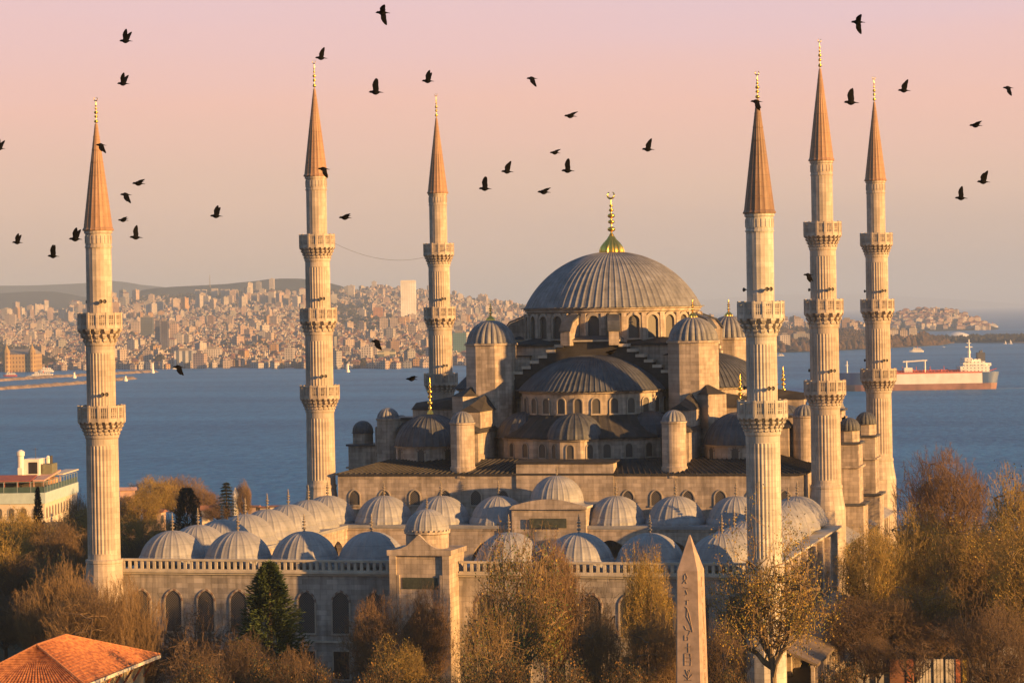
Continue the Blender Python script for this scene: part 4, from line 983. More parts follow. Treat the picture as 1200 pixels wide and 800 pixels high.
lighthouse('beacon halfway along the longer breakwater', 87, 441, 8, WHT)
lighthouse('small white lighthouse on the far shore between two minarets', 407.5, 434, 12, WHT)
def boat(name, lab, cat, x, y, Lpx, hull_m, house=True, mast=False, grp=None, hull_h=.10, yaw=None):
    P = on_z(x, y, -30); d = sqrt((P[0]-CAM[0])**2+(P[1]-CAM[1])**2); L = Lpx*d/FPX
    r = thing(name, lab, cat, (P[0], P[1], -30), YAW if yaw is None else yaw, grp)
    b = MB(); W2 = L*.11; H = L*hull_h; n_ = 12; V = []
    for i in range(n_+1):
        f_ = -1+2*i/n_; wv = W2*(1-max(0, -f_)**3.0)*(1 if f_ < .8 else 1-.3*(f_-.8)/.2); sh = H*(1+.5*max(0, -f_)**2)
        V += [(f_*L/2*.96,-wv*.75,-.5),(f_*L/2,-wv,sh),(f_*L/2,wv,sh),(f_*L/2*.96,wv*.75,-.5)]
    b.add(V, [(i*4+j, (i+1)*4+j, (i+1)*4+(j+1)%4, i*4+(j+1)%4) for i in range(n_) for j in range(4)]+[(0,1,2,3),tuple(n_*4+q for q in (3,2,1,0))]); b.build('hull', hull_m, r)
    if house:
        b = MB(); b.box(-L*.30, L*.40, -W2*.8, W2*.8, H*1.02, H*2.0); b.box(-L*.22, L*.3, -W2*.65, W2*.65, H*2.01, H*2.8); b.box(-L*.2, -L*.1, -W2*.4, W2*.4, H*2.81, H*3.4); b.build('deckhouse', facade_w, r)
        b = MB(); b.lathe([(L*.022, H*2.8), (L*.02, H*4.0)], 10, (L*.08, 0)); b.build('funnel', RED, r)
    if mast:
        b = MB(); b.tube([(0,0,H),(0,0,L*1.15)], [L*.014, L*.008], 5); b.build('mast', WHT, r)
        if mast == 2:
            b = MB(); b.add([(L*.02,0,H*1.8),(L*.42,.05,H*1.8),(L*.02,.0,L*1.1),(L*.02,.12,H*1.8),(L*.42,.17,H*1.8),(L*.02,.12,L*1.1)], [(0,1,2),(5,4,3),(0,3,4,1),(1,4,5,2),(2,5,3,0)]); b.build('sail', WHT, r)
    return r
facade_w = facade('white_deckhouse', (.70,.68,.64), (.1,.1,.12), 3, 2.6, .6, .4)
boat('ferry', 'small white ferry crossing in front of the wooded headland', 'ferry', 1074, 412.5, 17, WHT)
boat('ferry', 'white ferry moored nearest the ochre station', 'ferry', 54, 436, 18, WHT)
boat('ferry', 'white ferry lying just off the hotel-side minaret behind the breakwater', 'ferry', 79, 431.5, 9, WHT)
boat('ferry', 'second white ferry behind the breakwater beside the minaret shaft', 'ferry', 90, 431, 9, WHT)
boat('ferry', 'white ferry inside the breakwater tip past the minaret', 'ferry', 143, 431.5, 13, WHT)
boat('cargo_boat', 'red hulled boat moored below the ochre station', 'boat', 12, 441, 16, RED)
boat('cargo_boat', 'low pale barge moored along the longer breakwater', 'boat', 48, 441.5, 34, WHT, True, False, None, .05)
boat('cargo_boat', 'tiny red boat out in the bay before the island', 'boat', 1108, 384, 6, RED)
boat('ferry', 'white ferry far out near the tip of the island', 'ferry', 1162, 383.5, 15, WHT)
boat('motor_boat', 'speck of a white boat in the water past the pale minaret', 'boat', 915, 417, 8, WHT)
boat('motor_boat', 'white boat close inshore of the striped waterfront block', 'boat', 206, 432.5, 9, WHT)
boat('sailboat', 'white sailing boat off the tree-lined spit', 'sailboat', 1184, 403, 5, WHT, False, 2)
boat('sailboat', 'smaller sailing boat off the tree-lined spit', 'sailboat', 1178, 403, 4, WHT, False, 2)
for k in range(14):
    x = 1062+k*3.4; boat('moored_yacht', 'bare masted yacht moored in the marina beside the headland', 'yacht', x+rc.uniform(-1,1), interp(COAST, x)-1.2+rc.uniform(-.3,.6)+3.2*(x > 1104), 3.2, WHT, False, 1, 'yachts in the marina by the headland')
P, d = land_at(1122, 399); r = thing('pavilion', 'low white domed pavilion on the tree-lined spit', 'building', (P[0], P[1], P[2]), YAW)
b = MB(); b.lathe(cap_profile(27, 7, 9, 8), 28); b.build('roof', WHT, r); b = MB(); b.lathe([(25,-3),(25,7)], 20); b.build('wall', F[0][1], r)
for lab, xl, xr, yt, yb_, m in (('cream flats on the headland, nearest the ship-side minaret', 1043, 1053, 386, 401, F[1][1]), ('pale flats in the middle of the headland group', 1055, 1064, 386, 402, F[0][1]), ('brightest tall flats at the end of the headland group', 1065.5, 1075, 383.5, 401, F[1][1]), ('brown slab block between the two ship-side minarets', 987, 1000, 374.5, 388, F[5][1]), ('white stepped flats by the water past the pale minaret', 914, 926, 393, 411, F[1][1]), ('bluish white slab among trees past the pale minaret', 930, 949, 391, 405, F[3][1]), ('cream gabled block on the far shore past the pale minaret', 931, 942, 374, 388, F[0][1])):
    landmark('apartment_block', lab, xl, xr, yt, yb_, m, 18, None, plant)

# tanker
A_, B_ = Vector(on_z(1000, 458, -30)), Vector(on_z(1166, 455.2, -30)); mid = (A_+B_)/2; tL = (B_-A_).length*1.085
ang = atan2(B_.y-A_.y, B_.x-A_.x)
mid = mid-(B_-A_).normalized()*tL*.035
HUL = plain('tanker_painted_glint', (.72,.70,.66), .35, 0, .14, .12); BLU = plain('tanker_blue_hull', (.05,.10,.22), .4, 0, .1, .05); BOT = plain('tanker_red_bottom', (.25,.125,.095), .6, 0, .35, .1); DEK = plain('tanker_orange_deck', (.50,.10,.05), .7, 0, .15, .1)  # white amidships is sun glint on the blue hull, put into the colour
ship = thing('tanker_ship', 'long tanker, blue hull with painted sun glint, red deck and white bridge at the stern', 'ship', (mid.x, mid.y, -30), ang)
def hull_part(z0, z1, x0, x1, m, name, par=ship, inset=0.0):
    b = MB(); n_ = 26; W2 = tL*.085; V = []
    for i in range(n_+1):
        f_ = x0+(x1-x0)*i/n_; s = f_/(tL/2)
        wv = W2*max(.04, (1-max(0, (-s-.62)/.38)**2.2))*(1-max(0, (s-.86)/.14)**2*.35)-inset
        rk0 = (-3.5 if s < -.9 else 0)*(-s-.9)*10*(z0/12); rk1 = (-3.5 if s < -.9 else 0)*(-s-.9)*10*(z1/12)
        st = (2.5*max(0, (s-.9)*10)) if s > .9 else 0
        V += [(f_+rk0+st*z0/12,-wv,z0),(f_+rk1+st*z1/12,-wv,z1),(f_+rk1+st*z1/12,wv,z1),(f_+rk0+st*z0/12,wv,z0)]
    b.add(V, [(i*4+j, i*4+(j+1)%4, (i+1)*4+(j+1)%4, (i+1)*4+j) for i in range(n_) for j in range(4)]+[(3,2,1,0),tuple(n_*4+q for q in (0,1,2,3))]); return b.build(name, m, par)
h2 = tL/2
hull_part(-1, 5.4, -h2, h2*.985, BOT, 'bottom_hull')
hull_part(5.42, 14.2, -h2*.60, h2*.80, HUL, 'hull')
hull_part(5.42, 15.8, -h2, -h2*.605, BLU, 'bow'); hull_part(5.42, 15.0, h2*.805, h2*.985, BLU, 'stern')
b = MB()
hull_part(14.22, 15.4, -h2*.60, h2*.80, DEK, 'deck', ship, .5)
b = MB()
for yy in (-3.5,-1.2,1.2,3.5): b.tube([(-h2*.55,yy,16.6),(h2*.55,yy,16.6)], [.5,.5], 6)
for k in range(26): xx = -h2*.55+k*h2*1.1/25; b.box(xx-.3, xx+.3, -6, 6, 15.4, 16.4)
for k in range(10): xx = -h2*.5+k*h2/9; b.lathe([(.9,15.4),(.9,17.6)], 8, (xx, -7 if k % 2 else 7))
b.build('deck_pipes', DEK, ship)
b = MB(); xx = -h2*.02
for s in (-10, 6): b.tube([(xx+s,-6,15.4),(xx+s,-6,25.5)], [.9,.7], 6)
b.tube([(xx-13,-6,24.6),(xx+8,-6,25.6)], [.7,.7], 6); b.box(xx-12, xx-5, -8, -4, 15.4, 19.5); b.build('cargo_crane', WHT, ship)
b = MB(); W2 = tL*.085
b.box(h2*.52, h2*.90, -W2*.9, W2*.9, 15.0, 20.0); b.box(h2*.56, h2*.85, -W2*.8, W2*.8, 20.01, 24.0); b.box(h2*.575, h2*.67, -W2*1.02, W2*1.02, 24.01, 27.2); b.box(h2*.82, h2*.93, -W2*.6, W2*.6, 20.01, 22.5); b.box(h2*.68, h2*.80, -W2*.5, W2*.5, 24.01, 26.0)
for k in range(9):
    xx = h2*(.60+.035*k); b.box(xx-.12, xx+.12, -W2*.9, -W2*.86, 20.0, 21.4)
b.build('bridge_house', facade('tanker_house', (.72,.70,.66), (.14,.14,.16), 3.2, 2.4, .35, .35), ship)
b = MB(); b.box(h2*.76, h2*.86, -4, 4, 24.0, 31.5); b.lathe([(1.0,31.5),(1.0,33)], 8, (h2*.8,-2)); b.lathe([(.8,31.5),(.8,33.5)], 8, (h2*.83,2)); b.build('funnel', plain('funnel_dark', (.07,.075,.09), .6), ship)
b = MB(); b.tube([(h2*.66,0,27.0),(h2*.66,0,43)], [1.3,.5], 6); b.box(h2*.66-3, h2*.66+3, -.5, .5, 36, 36.8); b.box(h2*.66-2, h2*.66+2, -.5, .5, 39.5, 40); b.lathe([(1.6,31),(1.6,33)], 8, (h2*.66,0)); b.build('mast', WHT, ship)
b = MB(); b.tube([(-h2*.93,0,15.5),(-h2*.93,0,26)], [.8,.5], 6); b.box(-h2*.93-1.3,-h2*.93+1.3,-.4,.4,22,22.6); b.build('fore_mast', WHT, ship)
b = MB()
for s_ in (-1, 1):
    b.tube([(-h2*.58, s_*W2*.97, 16.6), (h2*.6, s_*W2*.97, 16.6)], [.12,.12], 4)
    for k in range(40): xx = -h2*.58+h2*1.18*k/39; b.box(xx-.1, xx+.1, s_*W2*.97-.1, s_*W2*.97+.1, 15.3, 16.6)
for k in range(5): xx = h2*(-.4+.18*k); b.tube([(xx,-5,15.4),(xx,-5,20.5)], [.35,.25], 5)
b.tube([(h2*.9,0,15),(h2*1.02,0,17.5)], [.4,.3], 5); b.build('railing', DEK, ship)
WAKE = plain('wake_foam', (.30,.36,.42), .6, 0, .3, .02)
b = MB(); u_ = Vector((cos(ang), sin(ang), 0)); nn_ = Vector((-u_.y, u_.x, 0)); V = []
for i in range(21):
    f_ = i/20; p = mid+u_*(h2*.95+f_*230); wv = 3.5+9*f_
    V += [tuple(p+nn_*wv), tuple(p-nn_*wv)]
b.add([(x,y,-29.98) for x, y, z in V], [(2*i,2*i+1,2*i+3,2*i+2) for i in range(20)]); tag(b.build('water_wake', WAKE), kind='structure')

# ------------------------------------------------------------------ obelisk
OB = at(808, 640, 200.0); ob = thing('obelisk', 'tapering pink granite obelisk carved with hieroglyphs', 'obelisk', (48.45, -195.2, 0), radians(-4))
GRA = plain('pink_granite', (.40, .30, .235), .75, 0, .24, 1.6); GRV = plain('carved_granite', (.27, .20, .155), .9, 0, .1)
b = MB(); zt, zs_, r1, r0, zb_ = 26.8, 24.15, .87, 1.15, 6.0
def sq(r, z): return [(-r,-r,z),(r,-r,z),(r,r,z),(-r,r,z)]
ch = .10
def oct_(r, z): c = ch*r; return [(-r+c,-r,z),(r-c,-r,z),(r,-r+c,z),(r,r-c,z),(r-c,r,z),(-r+c,r,z),(-r,r-c,z),(-r,-r+c,z)]
V = oct_(r0, zb_)+oct_(r1, zs_)+oct_(.04, zt)
b.add(V, [(k*8+i, k*8+(i+1)%8, (k+1)*8+(i+1)%8, (k+1)*8+i) for k in range(2) for i in range(8)]+[tuple(range(16,24))]); b.build('shaft', GRA, ob)
b = MB(); b.box(-1.9,1.9,-1.9,1.9,0,2.4); b.box(-1.6,1.6,-1.6,1.6,2.4,5.4)
for sx in (-1, 1):
    for sy in (-1, 1): b.box(sx*1.2-.25, sx*1.2+.25, sy*1.2-.25, sy*1.2+.25, 5.4, 6.0)
b.build('pedestal', GRA, ob)
# carved signs on the front and the side: thin dark incised strokes lying on the face
def face_pt(u, z, side):
    f_ = (z-zb_)/(zs_-zb_); r = r0+(r1-r0)*f_+.004
    return (u*r, -r, z) if side == 0 else (r, u*r, z)
def stroke(b, pts, wd, side):
    P = [Vector(face_pt(u, z, side)) for u, z in pts]; b.tube([tuple(p) for p in P], [wd]*len(P), 4)
SIG = [ [(-.28,23.8),(-.1,23.95),(.05,23.7),(-.1,23.45),(-.3,23.5),(-.28,23.8)], [(-.45,23.2),(-.2,23.45),(.0,23.2)], [(-.35,22.9),(.15,22.85)], [(-.1,22.7),(.05,22.4),(-.25,22.3)],
  [(-.25,21.9),(.25,21.95)], [(0,21.95),(.0,21.6)], [(-.18,21.45),(.02,21.3),(-.05,20.7),(.15,20.4),(.35,20.1),(.55,19.55)], [(.02,21.3),(.2,20.9),(.55,19.6)], [(-.3,20.0),(-.1,19.7),(.3,19.65),(.1,19.3)], [(-.28,19.3),(-.28,18.9),(.05,18.9),(.05,19.2)],
  [(.1,18.7),(.1,18.0)], [(-.2,18.35),(.35,18.45)], [(-.3,17.9),(.3,17.9),(.3,17.0),(-.3,17.0),(-.3,17.9)], [(-.3,17.6),(.3,17.6)], [(-.3,17.3),(.3,17.3)],
  [(-.2,16.7),(.0,16.2),(.25,16.7)], [(-.35,16.3),(.05,16.0),(.45,16.35)], [(0.02,16.6),(.02,15.9)], [(-.3,15.9),(.35,15.9)],
  [(.05+.22*cos(t*pi/6), 15.3+.28*sin(t*pi/6)) for t in range(13)], [(-.4,15.6),(-.4,15.0)], [(-.3,14.7),(.35,14.6)], [(.45,15.5),(.45,15.0)], [(-.2,14.4),(.1,13.9),(.3,14.4)], [(-.3,13.4),(.3,13.4),(.3,12.7),(-.3,12.7),(-.3,13.4)] ]
b = MB()
for s in SIG: stroke(b, [(u*.8-.05, z) for u, z in s], .034, 0)
for s in SIG: stroke(b, [(u*.7, z-.3) for u, z in s], .03, 1)
b.build('hieroglyphs', GRV, ob)

# ------------------------------------------------------------------ tile-roofed house
TILE = None
def tile_mat():
    m, t, bs, n, L = mat('orange_clay_tiles'); bs.inputs['Roughness'].default_value = .75
    tc = n('ShaderNodeTexCoord'); no = n('ShaderNodeTexNoise'); no.inputs['Scale'].default_value = 2.2; no.inputs['Detail'].default_value = 6; L(tc.outputs['Object'], no.inputs['Vector'])
    r = n('ShaderNodeValToRGB'); e = r.color_ramp.elements; e[0].position = .35; e[0].color = (.25, .08, .035, 1); e[1].position = .65; e[1].color = (.54, .215, .08, 1)
    L(no.outputs['Fac'], r.inputs[0]); L(r.outputs[0], bs.inputs['Base Color']); return m
TILE = tile_mat()
Q = Vector(at(99, 803, 262)); R = Vector(at(187, 767, 284.5)); P1 = Vector(at(43, 757, 267)); P2 = Vector(at(76, 744.5, 275))
ze = (Q.z+R.z)/2; Q.z = R.z = ze; zr = (P1.z+P2.z)/2; P1.z = P2.z = zr
ax = (R-Q); ax.z = 0; Lr = ax.length; ax.normalize(); nr = Vector((ax.y, -ax.x, 0))      # nr points to the sunny side
house = thing('house', 'low house with orange clay tile hip roof and white eaves', 'house', (Q.x, Q.y, 0), atan2(ax.y, ax.x))
hwid = ((Q-P1).dot(nr))*2
# local frame: x along the long eave from Q, y to the left of it (away from the sunny side)
def loc_(p): d = p-Vector((Q.x, Q.y, 0)); return Vector((d.dot(ax), -d.dot(nr), p.z))
p1, p2 = loc_(P1), loc_(P2); wd = hwid
l0 = Vector((0,0,ze)); l1 = Vector((Lr,0,ze)); l2 = Vector((Lr,wd,ze)); l3 = Vector((0,wd,ze)); p1.y = p2.y = wd/2
def tiled(b, a, c, d, e, rows, colsn):
    """a pitch a-c (eave), d-e (ridge) laid with rows of half-round tiles"""
    n_ = colsn*4; V = []; up = (c-a).cross(e-a).normalized()
    if up.z < 0: up = -up
    for j in range(rows*2+1):
        f_ = (j//2 + (j % 2)*.98)/rows if j < rows*2 else 1
        lift = .07*(1-(j % 2)*1.0)
        for i in range(n_+1):
            g = i/n_; p = (a.lerp(c, g)).lerp(d.lerp(e, g), min(f_, 1)); p = p+up*(.09*abs(sin(pi*i/4))+lift+.05); V.append(tuple(p))
    m_ = n_+1; b.add(V, [(j*m_+i, j*m_+i+1, (j+1)*m_+i+1, (j+1)*m_+i) for j in range(rows*2) for i in range(n_)])
rf = MB(); tiled(rf, l0, l1, p1, p2, 16, 70); tiled(rf, l3, l0, p1, p1, 16, 34); tiled(rf, l2, l1, p2, p2, 16, 34); tiled(rf, l3, l2, p1, p2, 16, 70)
rfo = rf.build('roof', TILE, house)
rg = MB()
for a, c in ((l0, p1), (l1, p2), (l2, p2), (l3, p1), (p1, p2)):
    n_ = 26
    for k in range(n_): q0 = a.lerp(c, k/n_); q1 = a.lerp(c, (k+1.05)/n_); rg.tube([tuple(q0+Vector((0,0,.10))), tuple(q1+Vector((0,0,.13)))], [.17, .13], 6)
rg.build('ridge_tiles', plain('ridge_tile', (.42,.17,.07), .8, 0, .25, 3), rfo)
b = MB(); b.box(-.1, Lr+.1, -.12, .06, ze-.28, ze+.06); b.box(-.12, .06, .06, wd, ze-.28, ze+.06); b.box(Lr-.06, Lr+.12, .06, wd, ze-.28, ze+.06); b.box(-.1, Lr+.1, wd-.02, wd+.12, ze-.28, ze+.06)
b.build('eaves_board', plain('cream_paint', (.74,.68,.58), .6, 0, .08), house)
b = MB(); b.box(.06, Lr-.06, .06, wd-.02, ze-.34, ze-.05); b.build('soffit', plain('brown_soffit', (.16,.09,.05), .8), house)
b = MB(); b.box(1.3, Lr-1.3, 1.3, wd-1.3, 0, ze-.35); b.build('wall', plain('warm_render', (.50,.40,.26), .9, 0, .15), house)
bw_ = plain('red_timber', (.30,.09,.04), .7)
for k in range(7):
    b = MB(); xx = 1.6+k*(Lr-3.2)/6; b.tube([(xx, 1.3, ze-2.1), (xx, .2, ze-.36)], [.11,.11], 4); b.build('bracket', bw_, house)

# ------------------------------------------------------------------ hotel beyond the trees
hc = at(52, 577, 580.0); zt_ = hc[2]
h2_ = on_z(98, 562, zt_); 
hy = atan2(h2_[1]-hc[1], h2_[0]-hc[0])
ht = thing('hotel', 'cream terraced hotel with glass railings, canopies and pale blue cornice above the trees', 'hotel', (hc[0], hc[1], 0), hy)
HL = 36.0; HW = 30.0
CRM = plain('cream_hotel_wall', (.60,.52,.42), .9, 0, .1, .3); PBL = plain('pale_blue_cornice', (.42,.52,.54), .8, 0, .08)
b = MB(); b.box(0, HL, 0, HW, -8, zt_-2.4); wl_ = b.build('wall', CRM, ht)
b = MB(); b.box(-.25, HL+.25, -.25, HW+.25, zt_-2.38, zt_); b.build('cornice', PBL, ht)
hwm = win_mesh('hotel_window', 1.2, 2.2, .16, .1); 
for k in range(9):
    for fl in range(3):
        place('window', hwm, wl_, (2+k*3.1, 0, zt_-5.6-fl*3.6)); place('window', hwm, wl_, (0, 2+k*2.7, zt_-5.6-fl*3.6), -pi/2)
for (nm, n_, fn) in (('railing', 12, lambda k: (k*HL/12, 0)), ('railing', 10, lambda k: (0, k*HW/10))):
    b = MB()
    for k in range(n_+1): x, y = fn(k); b.box(x-.07, x+.07, y-.07, y+.07, zt_, zt_+2.3)
    x0_, y0_ = fn(0); x1_, y1_ = fn(n_); b.box(min(x0_,x1_)-.04, max(x0_,x1_)+.04, min(y0_,y1_)-.04, max(y0_,y1_)+.04, zt_+2.31, zt_+2.4)
    b.box(min(x0_,x1_)-.02, max(x0_,x1_)+.02, min(y0_,y1_)-.02, max(y0_,y1_)+.02, zt_+.05, zt_+1.3, 1)
    b.build(nm, [plain('rail_grey', (.25,.30,.30), .7), plain('green_glass', (.06,.10,.09), .4, 0, .1)], ht)
def pent(nm, x0, x1, y0, y1, z0, z1, m): b = MB(); b.box(x0, x1, y0, y1, zt_+z0, zt_+z1); return b.build(nm, m, ht)
CAN = plain('red_canopy', (.34,.10,.07), .9); PNK = plain('pink_awning', (.55,.33,.26), .9); OLV = plain('olive_box', (.16,.16,.11), .8)
pent('terrace_room', 7, 22, 2.2, HW-1, 0, 2.7, plain('dark_terrace', (.10,.08,.06), .8))
b = MB(); b.add([(1.0,3.2,zt_+2.6),(1.0,HW-1,zt_+2.6),(8,HW-1,zt_+3.5),(8,3.2,zt_+3.5),(1.0,3.2,zt_+2.45),(1.0,HW-1,zt_+2.45),(8,HW-1,zt_+3.3),(8,3.2,zt_+3.3)], [(0,3,2,1),(4,5,6,7),(0,1,5,4),(2,3,7,6),(0,4,7,3),(1,2,6,5)])
for yy in (3.4, 6, 9, 12): b.box(1.1, 1.25, yy, yy+.15, zt_, zt_+2.45)
b.build('canopy', CAN, ht)
b = MB(); b.add([(2,.4,zt_+2.7),(20,.4,zt_+3.9),(20,3.0,zt_+3.9),(2,3.0,zt_+2.7),(2,.4,zt_+2.4),(20,.4,zt_+3.5),(20,3.0,zt_+3.5),(2,3.0,zt_+2.4)], [(0,1,2,3),(7,6,5,4),(0,4,5,1),(1,5,6,2),(2,6,7,3),(3,7,4,0)])
for xx in (2.2, 8, 14, 19.6): b.box(xx, xx+.18, .5, .68, zt_, zt_+2.5); b.box(xx, xx+.18, 2.7, 2.88, zt_, zt_+2.5)
b.build('awning', PNK, ht)
pent('terrace_bar', 14, 19, .9, 2.1, 0, 2.3, plain('peach_wall', (.60,.36,.22), .9))
pent('flat_roof', 21, HL+3, .2, 3.2, 2.6, 2.9, CRM)
w_p = pent('penthouse', 10, 16, 3.2, 6.6, 2.75, 6.9, WHT)
place('window', hwm, w_p, (12, 3.2, zt_+3.4)); place('window', hwm, w_p, (14.3, 3.2, zt_+3.4))
b = MB(); b.box(9.93, 9.99, 3.6, 5.6, zt_+3.6, zt_+6.2); b.build('penthouse_window', M['pane_dark'], w_p)
pent('plant_room', 12, 18, .8, 3.0, 2.75, 5.6, OLV); pent('vent_box', 9.2, 10.6, 6.9, 7.9, 2.75, 5.0, WHT); pent('vent_box', 14, 15, 6.7, 7.3, 2.75, 5.6, CRM)
b = MB(); b.lathe([(.75,zt_+2.75),(.75,zt_+7.6),(.95,zt_+7.7),(.95,zt_+8.6),(.3,zt_+9.0)], 12, (10, 7.4)); b.build('chimney', WHT, ht)
b = MB(); b.lathe([(.32,zt_+5.6),(.32,zt_+7.4)], 8, (14, 1.3)); b.build('chimney', M['iron'], ht)
b = MB(); b.lathe([(.45,zt_+2.75),(.45,zt_+6.6),(.7,zt_+6.7),(.2,zt_+7.3)], 10, (16.5, 2.6)); b.build('chimney', WHT, ht)
b = MB(); b.tube([(11,4.2,zt_+6.9),(11,4.2,zt_+9.4)], [.06,.04], 4); b.tube([(11,3.6,zt_+9.0),(11,4.8,zt_+9.0)], [.04,.04], 4); b.build('aerial', M['iron'], ht)

# small houses below the wooded slope behind the courtyard
def cottage(lab, x, y, wpx, hpx, d, m, a, roofm=ROOF):
    P = at(x, y, d); w_ = wpx*d/FPX; h = hpx*d/FPX; gz = ground_h(P[0], P[1])
    r = thing('house', lab, 'house', (P[0], P[1], gz), YAW+a)
    hh = P[2]-gz; dp = w_*.8
    b = MB(); b.box(-w_/2, w_/2, 0, dp, -1, hh-h*.35); b.build('wall', m, r)
    b = MB(); e = .4; z = hh-h*.35+.02; b.add([(-w_/2-e,-e,z),(w_/2+e,-e,z),(w_/2+e,dp+e,z),(-w_/2-e,dp+e,z),(-w_/2-e,dp/2,hh),(w_/2+e,dp/2,hh)], [(0,1,5,4),(2,3,4,5),(1,2,5),(3,0,4),(3,2,1,0)]); b.build('roof', roofm, r)
cottage('pink house end showing beside the hotel-side minaret shaft', 149, 571, 17, 10, 520, plain('pink_wall', (.55,.36,.30), .9), .1, PNK)
cottage('white house beside the dark oval evergreen', 243, 592, 13, 16, 560, plain('white_wall', (.62,.52,.42), .9), .2)
cottage('low tile-roofed house below the wooded rise', 178, 597, 22, 10, 520, F[4][1], -.2)
cottage('orange-lit tile-roofed cottage below the dark trees', 188, 622, 16, 9, 480, F[2][1], .3)
for i, (x, lab) in enumerate(((296,'tiny roof first along the shore line behind the pale domes'),(309,'second tiny roof along the shore line behind the pale domes'),(322,'third tiny roof along the shore line behind the pale domes'),(336,'fourth tiny roof along the shore line behind the pale domes'),(349,'last tiny roof along the shore line, next to a three-balcony minaret'))):
    cottage(lab, x, 592+(i % 2)*1.0, 12, 5, 640, F[(4,0,1,5,4)[i]][1], .1*i-.2)
P = at(275.5, 576, 600); gz = ground_h(P[0], P[1]); b = MB(); b.lathe([(.9,0),(.75,P[2]-gz-1.5),(.95,P[2]-gz-1.4),(.95,P[2]-gz-.8),(.1,P[2]-gz+1)], 12)
tag(b.build('chimney_stack', WHT, None, False, (P[0], P[1], gz)), 'slim white chimney stack beside the spindly conifer', 'chimney')

# ------------------------------------------------------------------ hoardings and kiosks at the foot of the trees
HB = [('orange_board', (.32,.10,.045)), ('white_board', (.40,.37,.33)), ('brown_board', (.16,.07,.04)), ('grey_board', (.25,.24,.24)), ('yellow_board', (.5,.36,.05))]
HM_ = {n: plain(n, c, .8, 0, .45, .9) for n, c in HB}
spec = [(1012,14,'grey_board','grey hoarding panel at the foot of the bare trees'),(1031,10,'grey_board','dark grey hoarding panel beside the brown one'),(1052,19,'brown_board','brown hoarding panel beside the orange one'),(1067,9,'orange_board','orange hoarding panel between brown and white panels'),(1083,18,'white_board','white slatted hoarding panel right after the orange one'),(1100,12,'white_board','white slatted hoarding panel in the middle of the row'),(1114,12,'white_board','white slatted hoarding panel before the second orange one'),(1123,6,'orange_board','narrow orange hoarding panel beside the yellow one'),(1131,6,'yellow_board','narrow yellow hoarding panel'),(1146,20,'grey_board','grey hoarding panel behind the dark trunk'),(1186,34,'white_board','tall white hoarding at the far end of the row')]
for x, wpx, mn, lab in spec:
    tall = wpx > 30; P = on_z(x, 801 if not tall else 800, 0.0); d = (P[0]-CAM[0])*FWD[0]+(P[1]-CAM[1])*FWD[1]; w_ = wpx*d/FPX; h = 2.9 if not tall else 4.3
    r = thing('hoarding', lab, 'hoarding', P, YAW, 'hoarding panels under the trees'); b = MB()
    if mn == 'white_board':
        n_ = max(3, int(w_/.32))
        for k in range(n_): xx = -w_/2+w_*(k+.5)/n_; b.box(xx-w_/n_*.40, xx+w_/n_*.40, -.03, .03, .1, h)
        b.box(-w_/2, w_/2, .04, .1, .5, .7); b.box(-w_/2, w_/2, .04, .1, h-.5, h-.3)
    else:
        b.box(-w_/2+.03, w_/2-.03, -.04, .04, .1, h); b.box(-w_/2+.03, w_/2-.03, -.06, -.041, h-.15, h)
    b.build('panel', HM_[mn], r)
    b = MB()
    for s in (-1, 1): b.box(s*w_/2-.05, s*w_/2+.05, .11, .21, 0, h)
    b.build('posts', M['iron'], r)

# ------------------------------------------------------------------ trees
BARK = plain('brown_bark', (.13,.09,.06), .95, 0, .3, 2); BARKP = plain('pale_plane_bark', (.20,.15,.095), .9, 0, .35, 1.5)
TWIG = plain('brown_twigs', (.20,.130,.062), .95, 0, .25, .3); TWIGR = plain('red_brown_twigs', (.185,.115,.06), .95, 0, .25, .3); TWIGG = plain('golden_twigs', (.28,.195,.06), .95, 0, .25, .3); TWIGD = plain('dark_twigs', (.12,.078,.045), .95, 0, .25, .3)
def leaf_mat(name, c):
    m, t, bs, n, L = mat(name); bs.inputs['Roughness'].default_value = .7; bs.inputs['Base Color'].default_value = (*c, 1)
    g = n('ShaderNodeNewGeometry'); hs = n('ShaderNodeHueSaturation'); hs.inputs['Color'].default_value = (*c, 1)
    mr_ = n('ShaderNodeMapRange'); mr_.inputs[3].default_value = .65; mr_.inputs[4].default_value = 1.2; L(g.outputs['Random Per Island'], mr_.inputs[0]); L(mr_.outputs[0], hs.inputs['Value'])
    L(hs.outputs[0], bs.inputs['Base Color']); return m
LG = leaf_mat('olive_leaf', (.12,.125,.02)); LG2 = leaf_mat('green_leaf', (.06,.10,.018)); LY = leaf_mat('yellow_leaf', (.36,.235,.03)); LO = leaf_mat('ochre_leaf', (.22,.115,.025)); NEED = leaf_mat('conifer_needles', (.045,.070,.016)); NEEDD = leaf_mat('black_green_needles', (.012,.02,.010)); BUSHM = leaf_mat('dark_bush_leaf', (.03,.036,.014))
def rdir(rr, d, ang):
    d = Vector(d).normalized(); ref = Vector((0,0,1)) if abs(d.z) < .9 else Vector((1,0,0)); u = d.cross(ref).normalized(); v = d.cross(u)
    a = rr.uniform(0, 2*pi); return (d*cos(ang)+(u*cos(a)+v*sin(a))*sin(ang)).normalized()
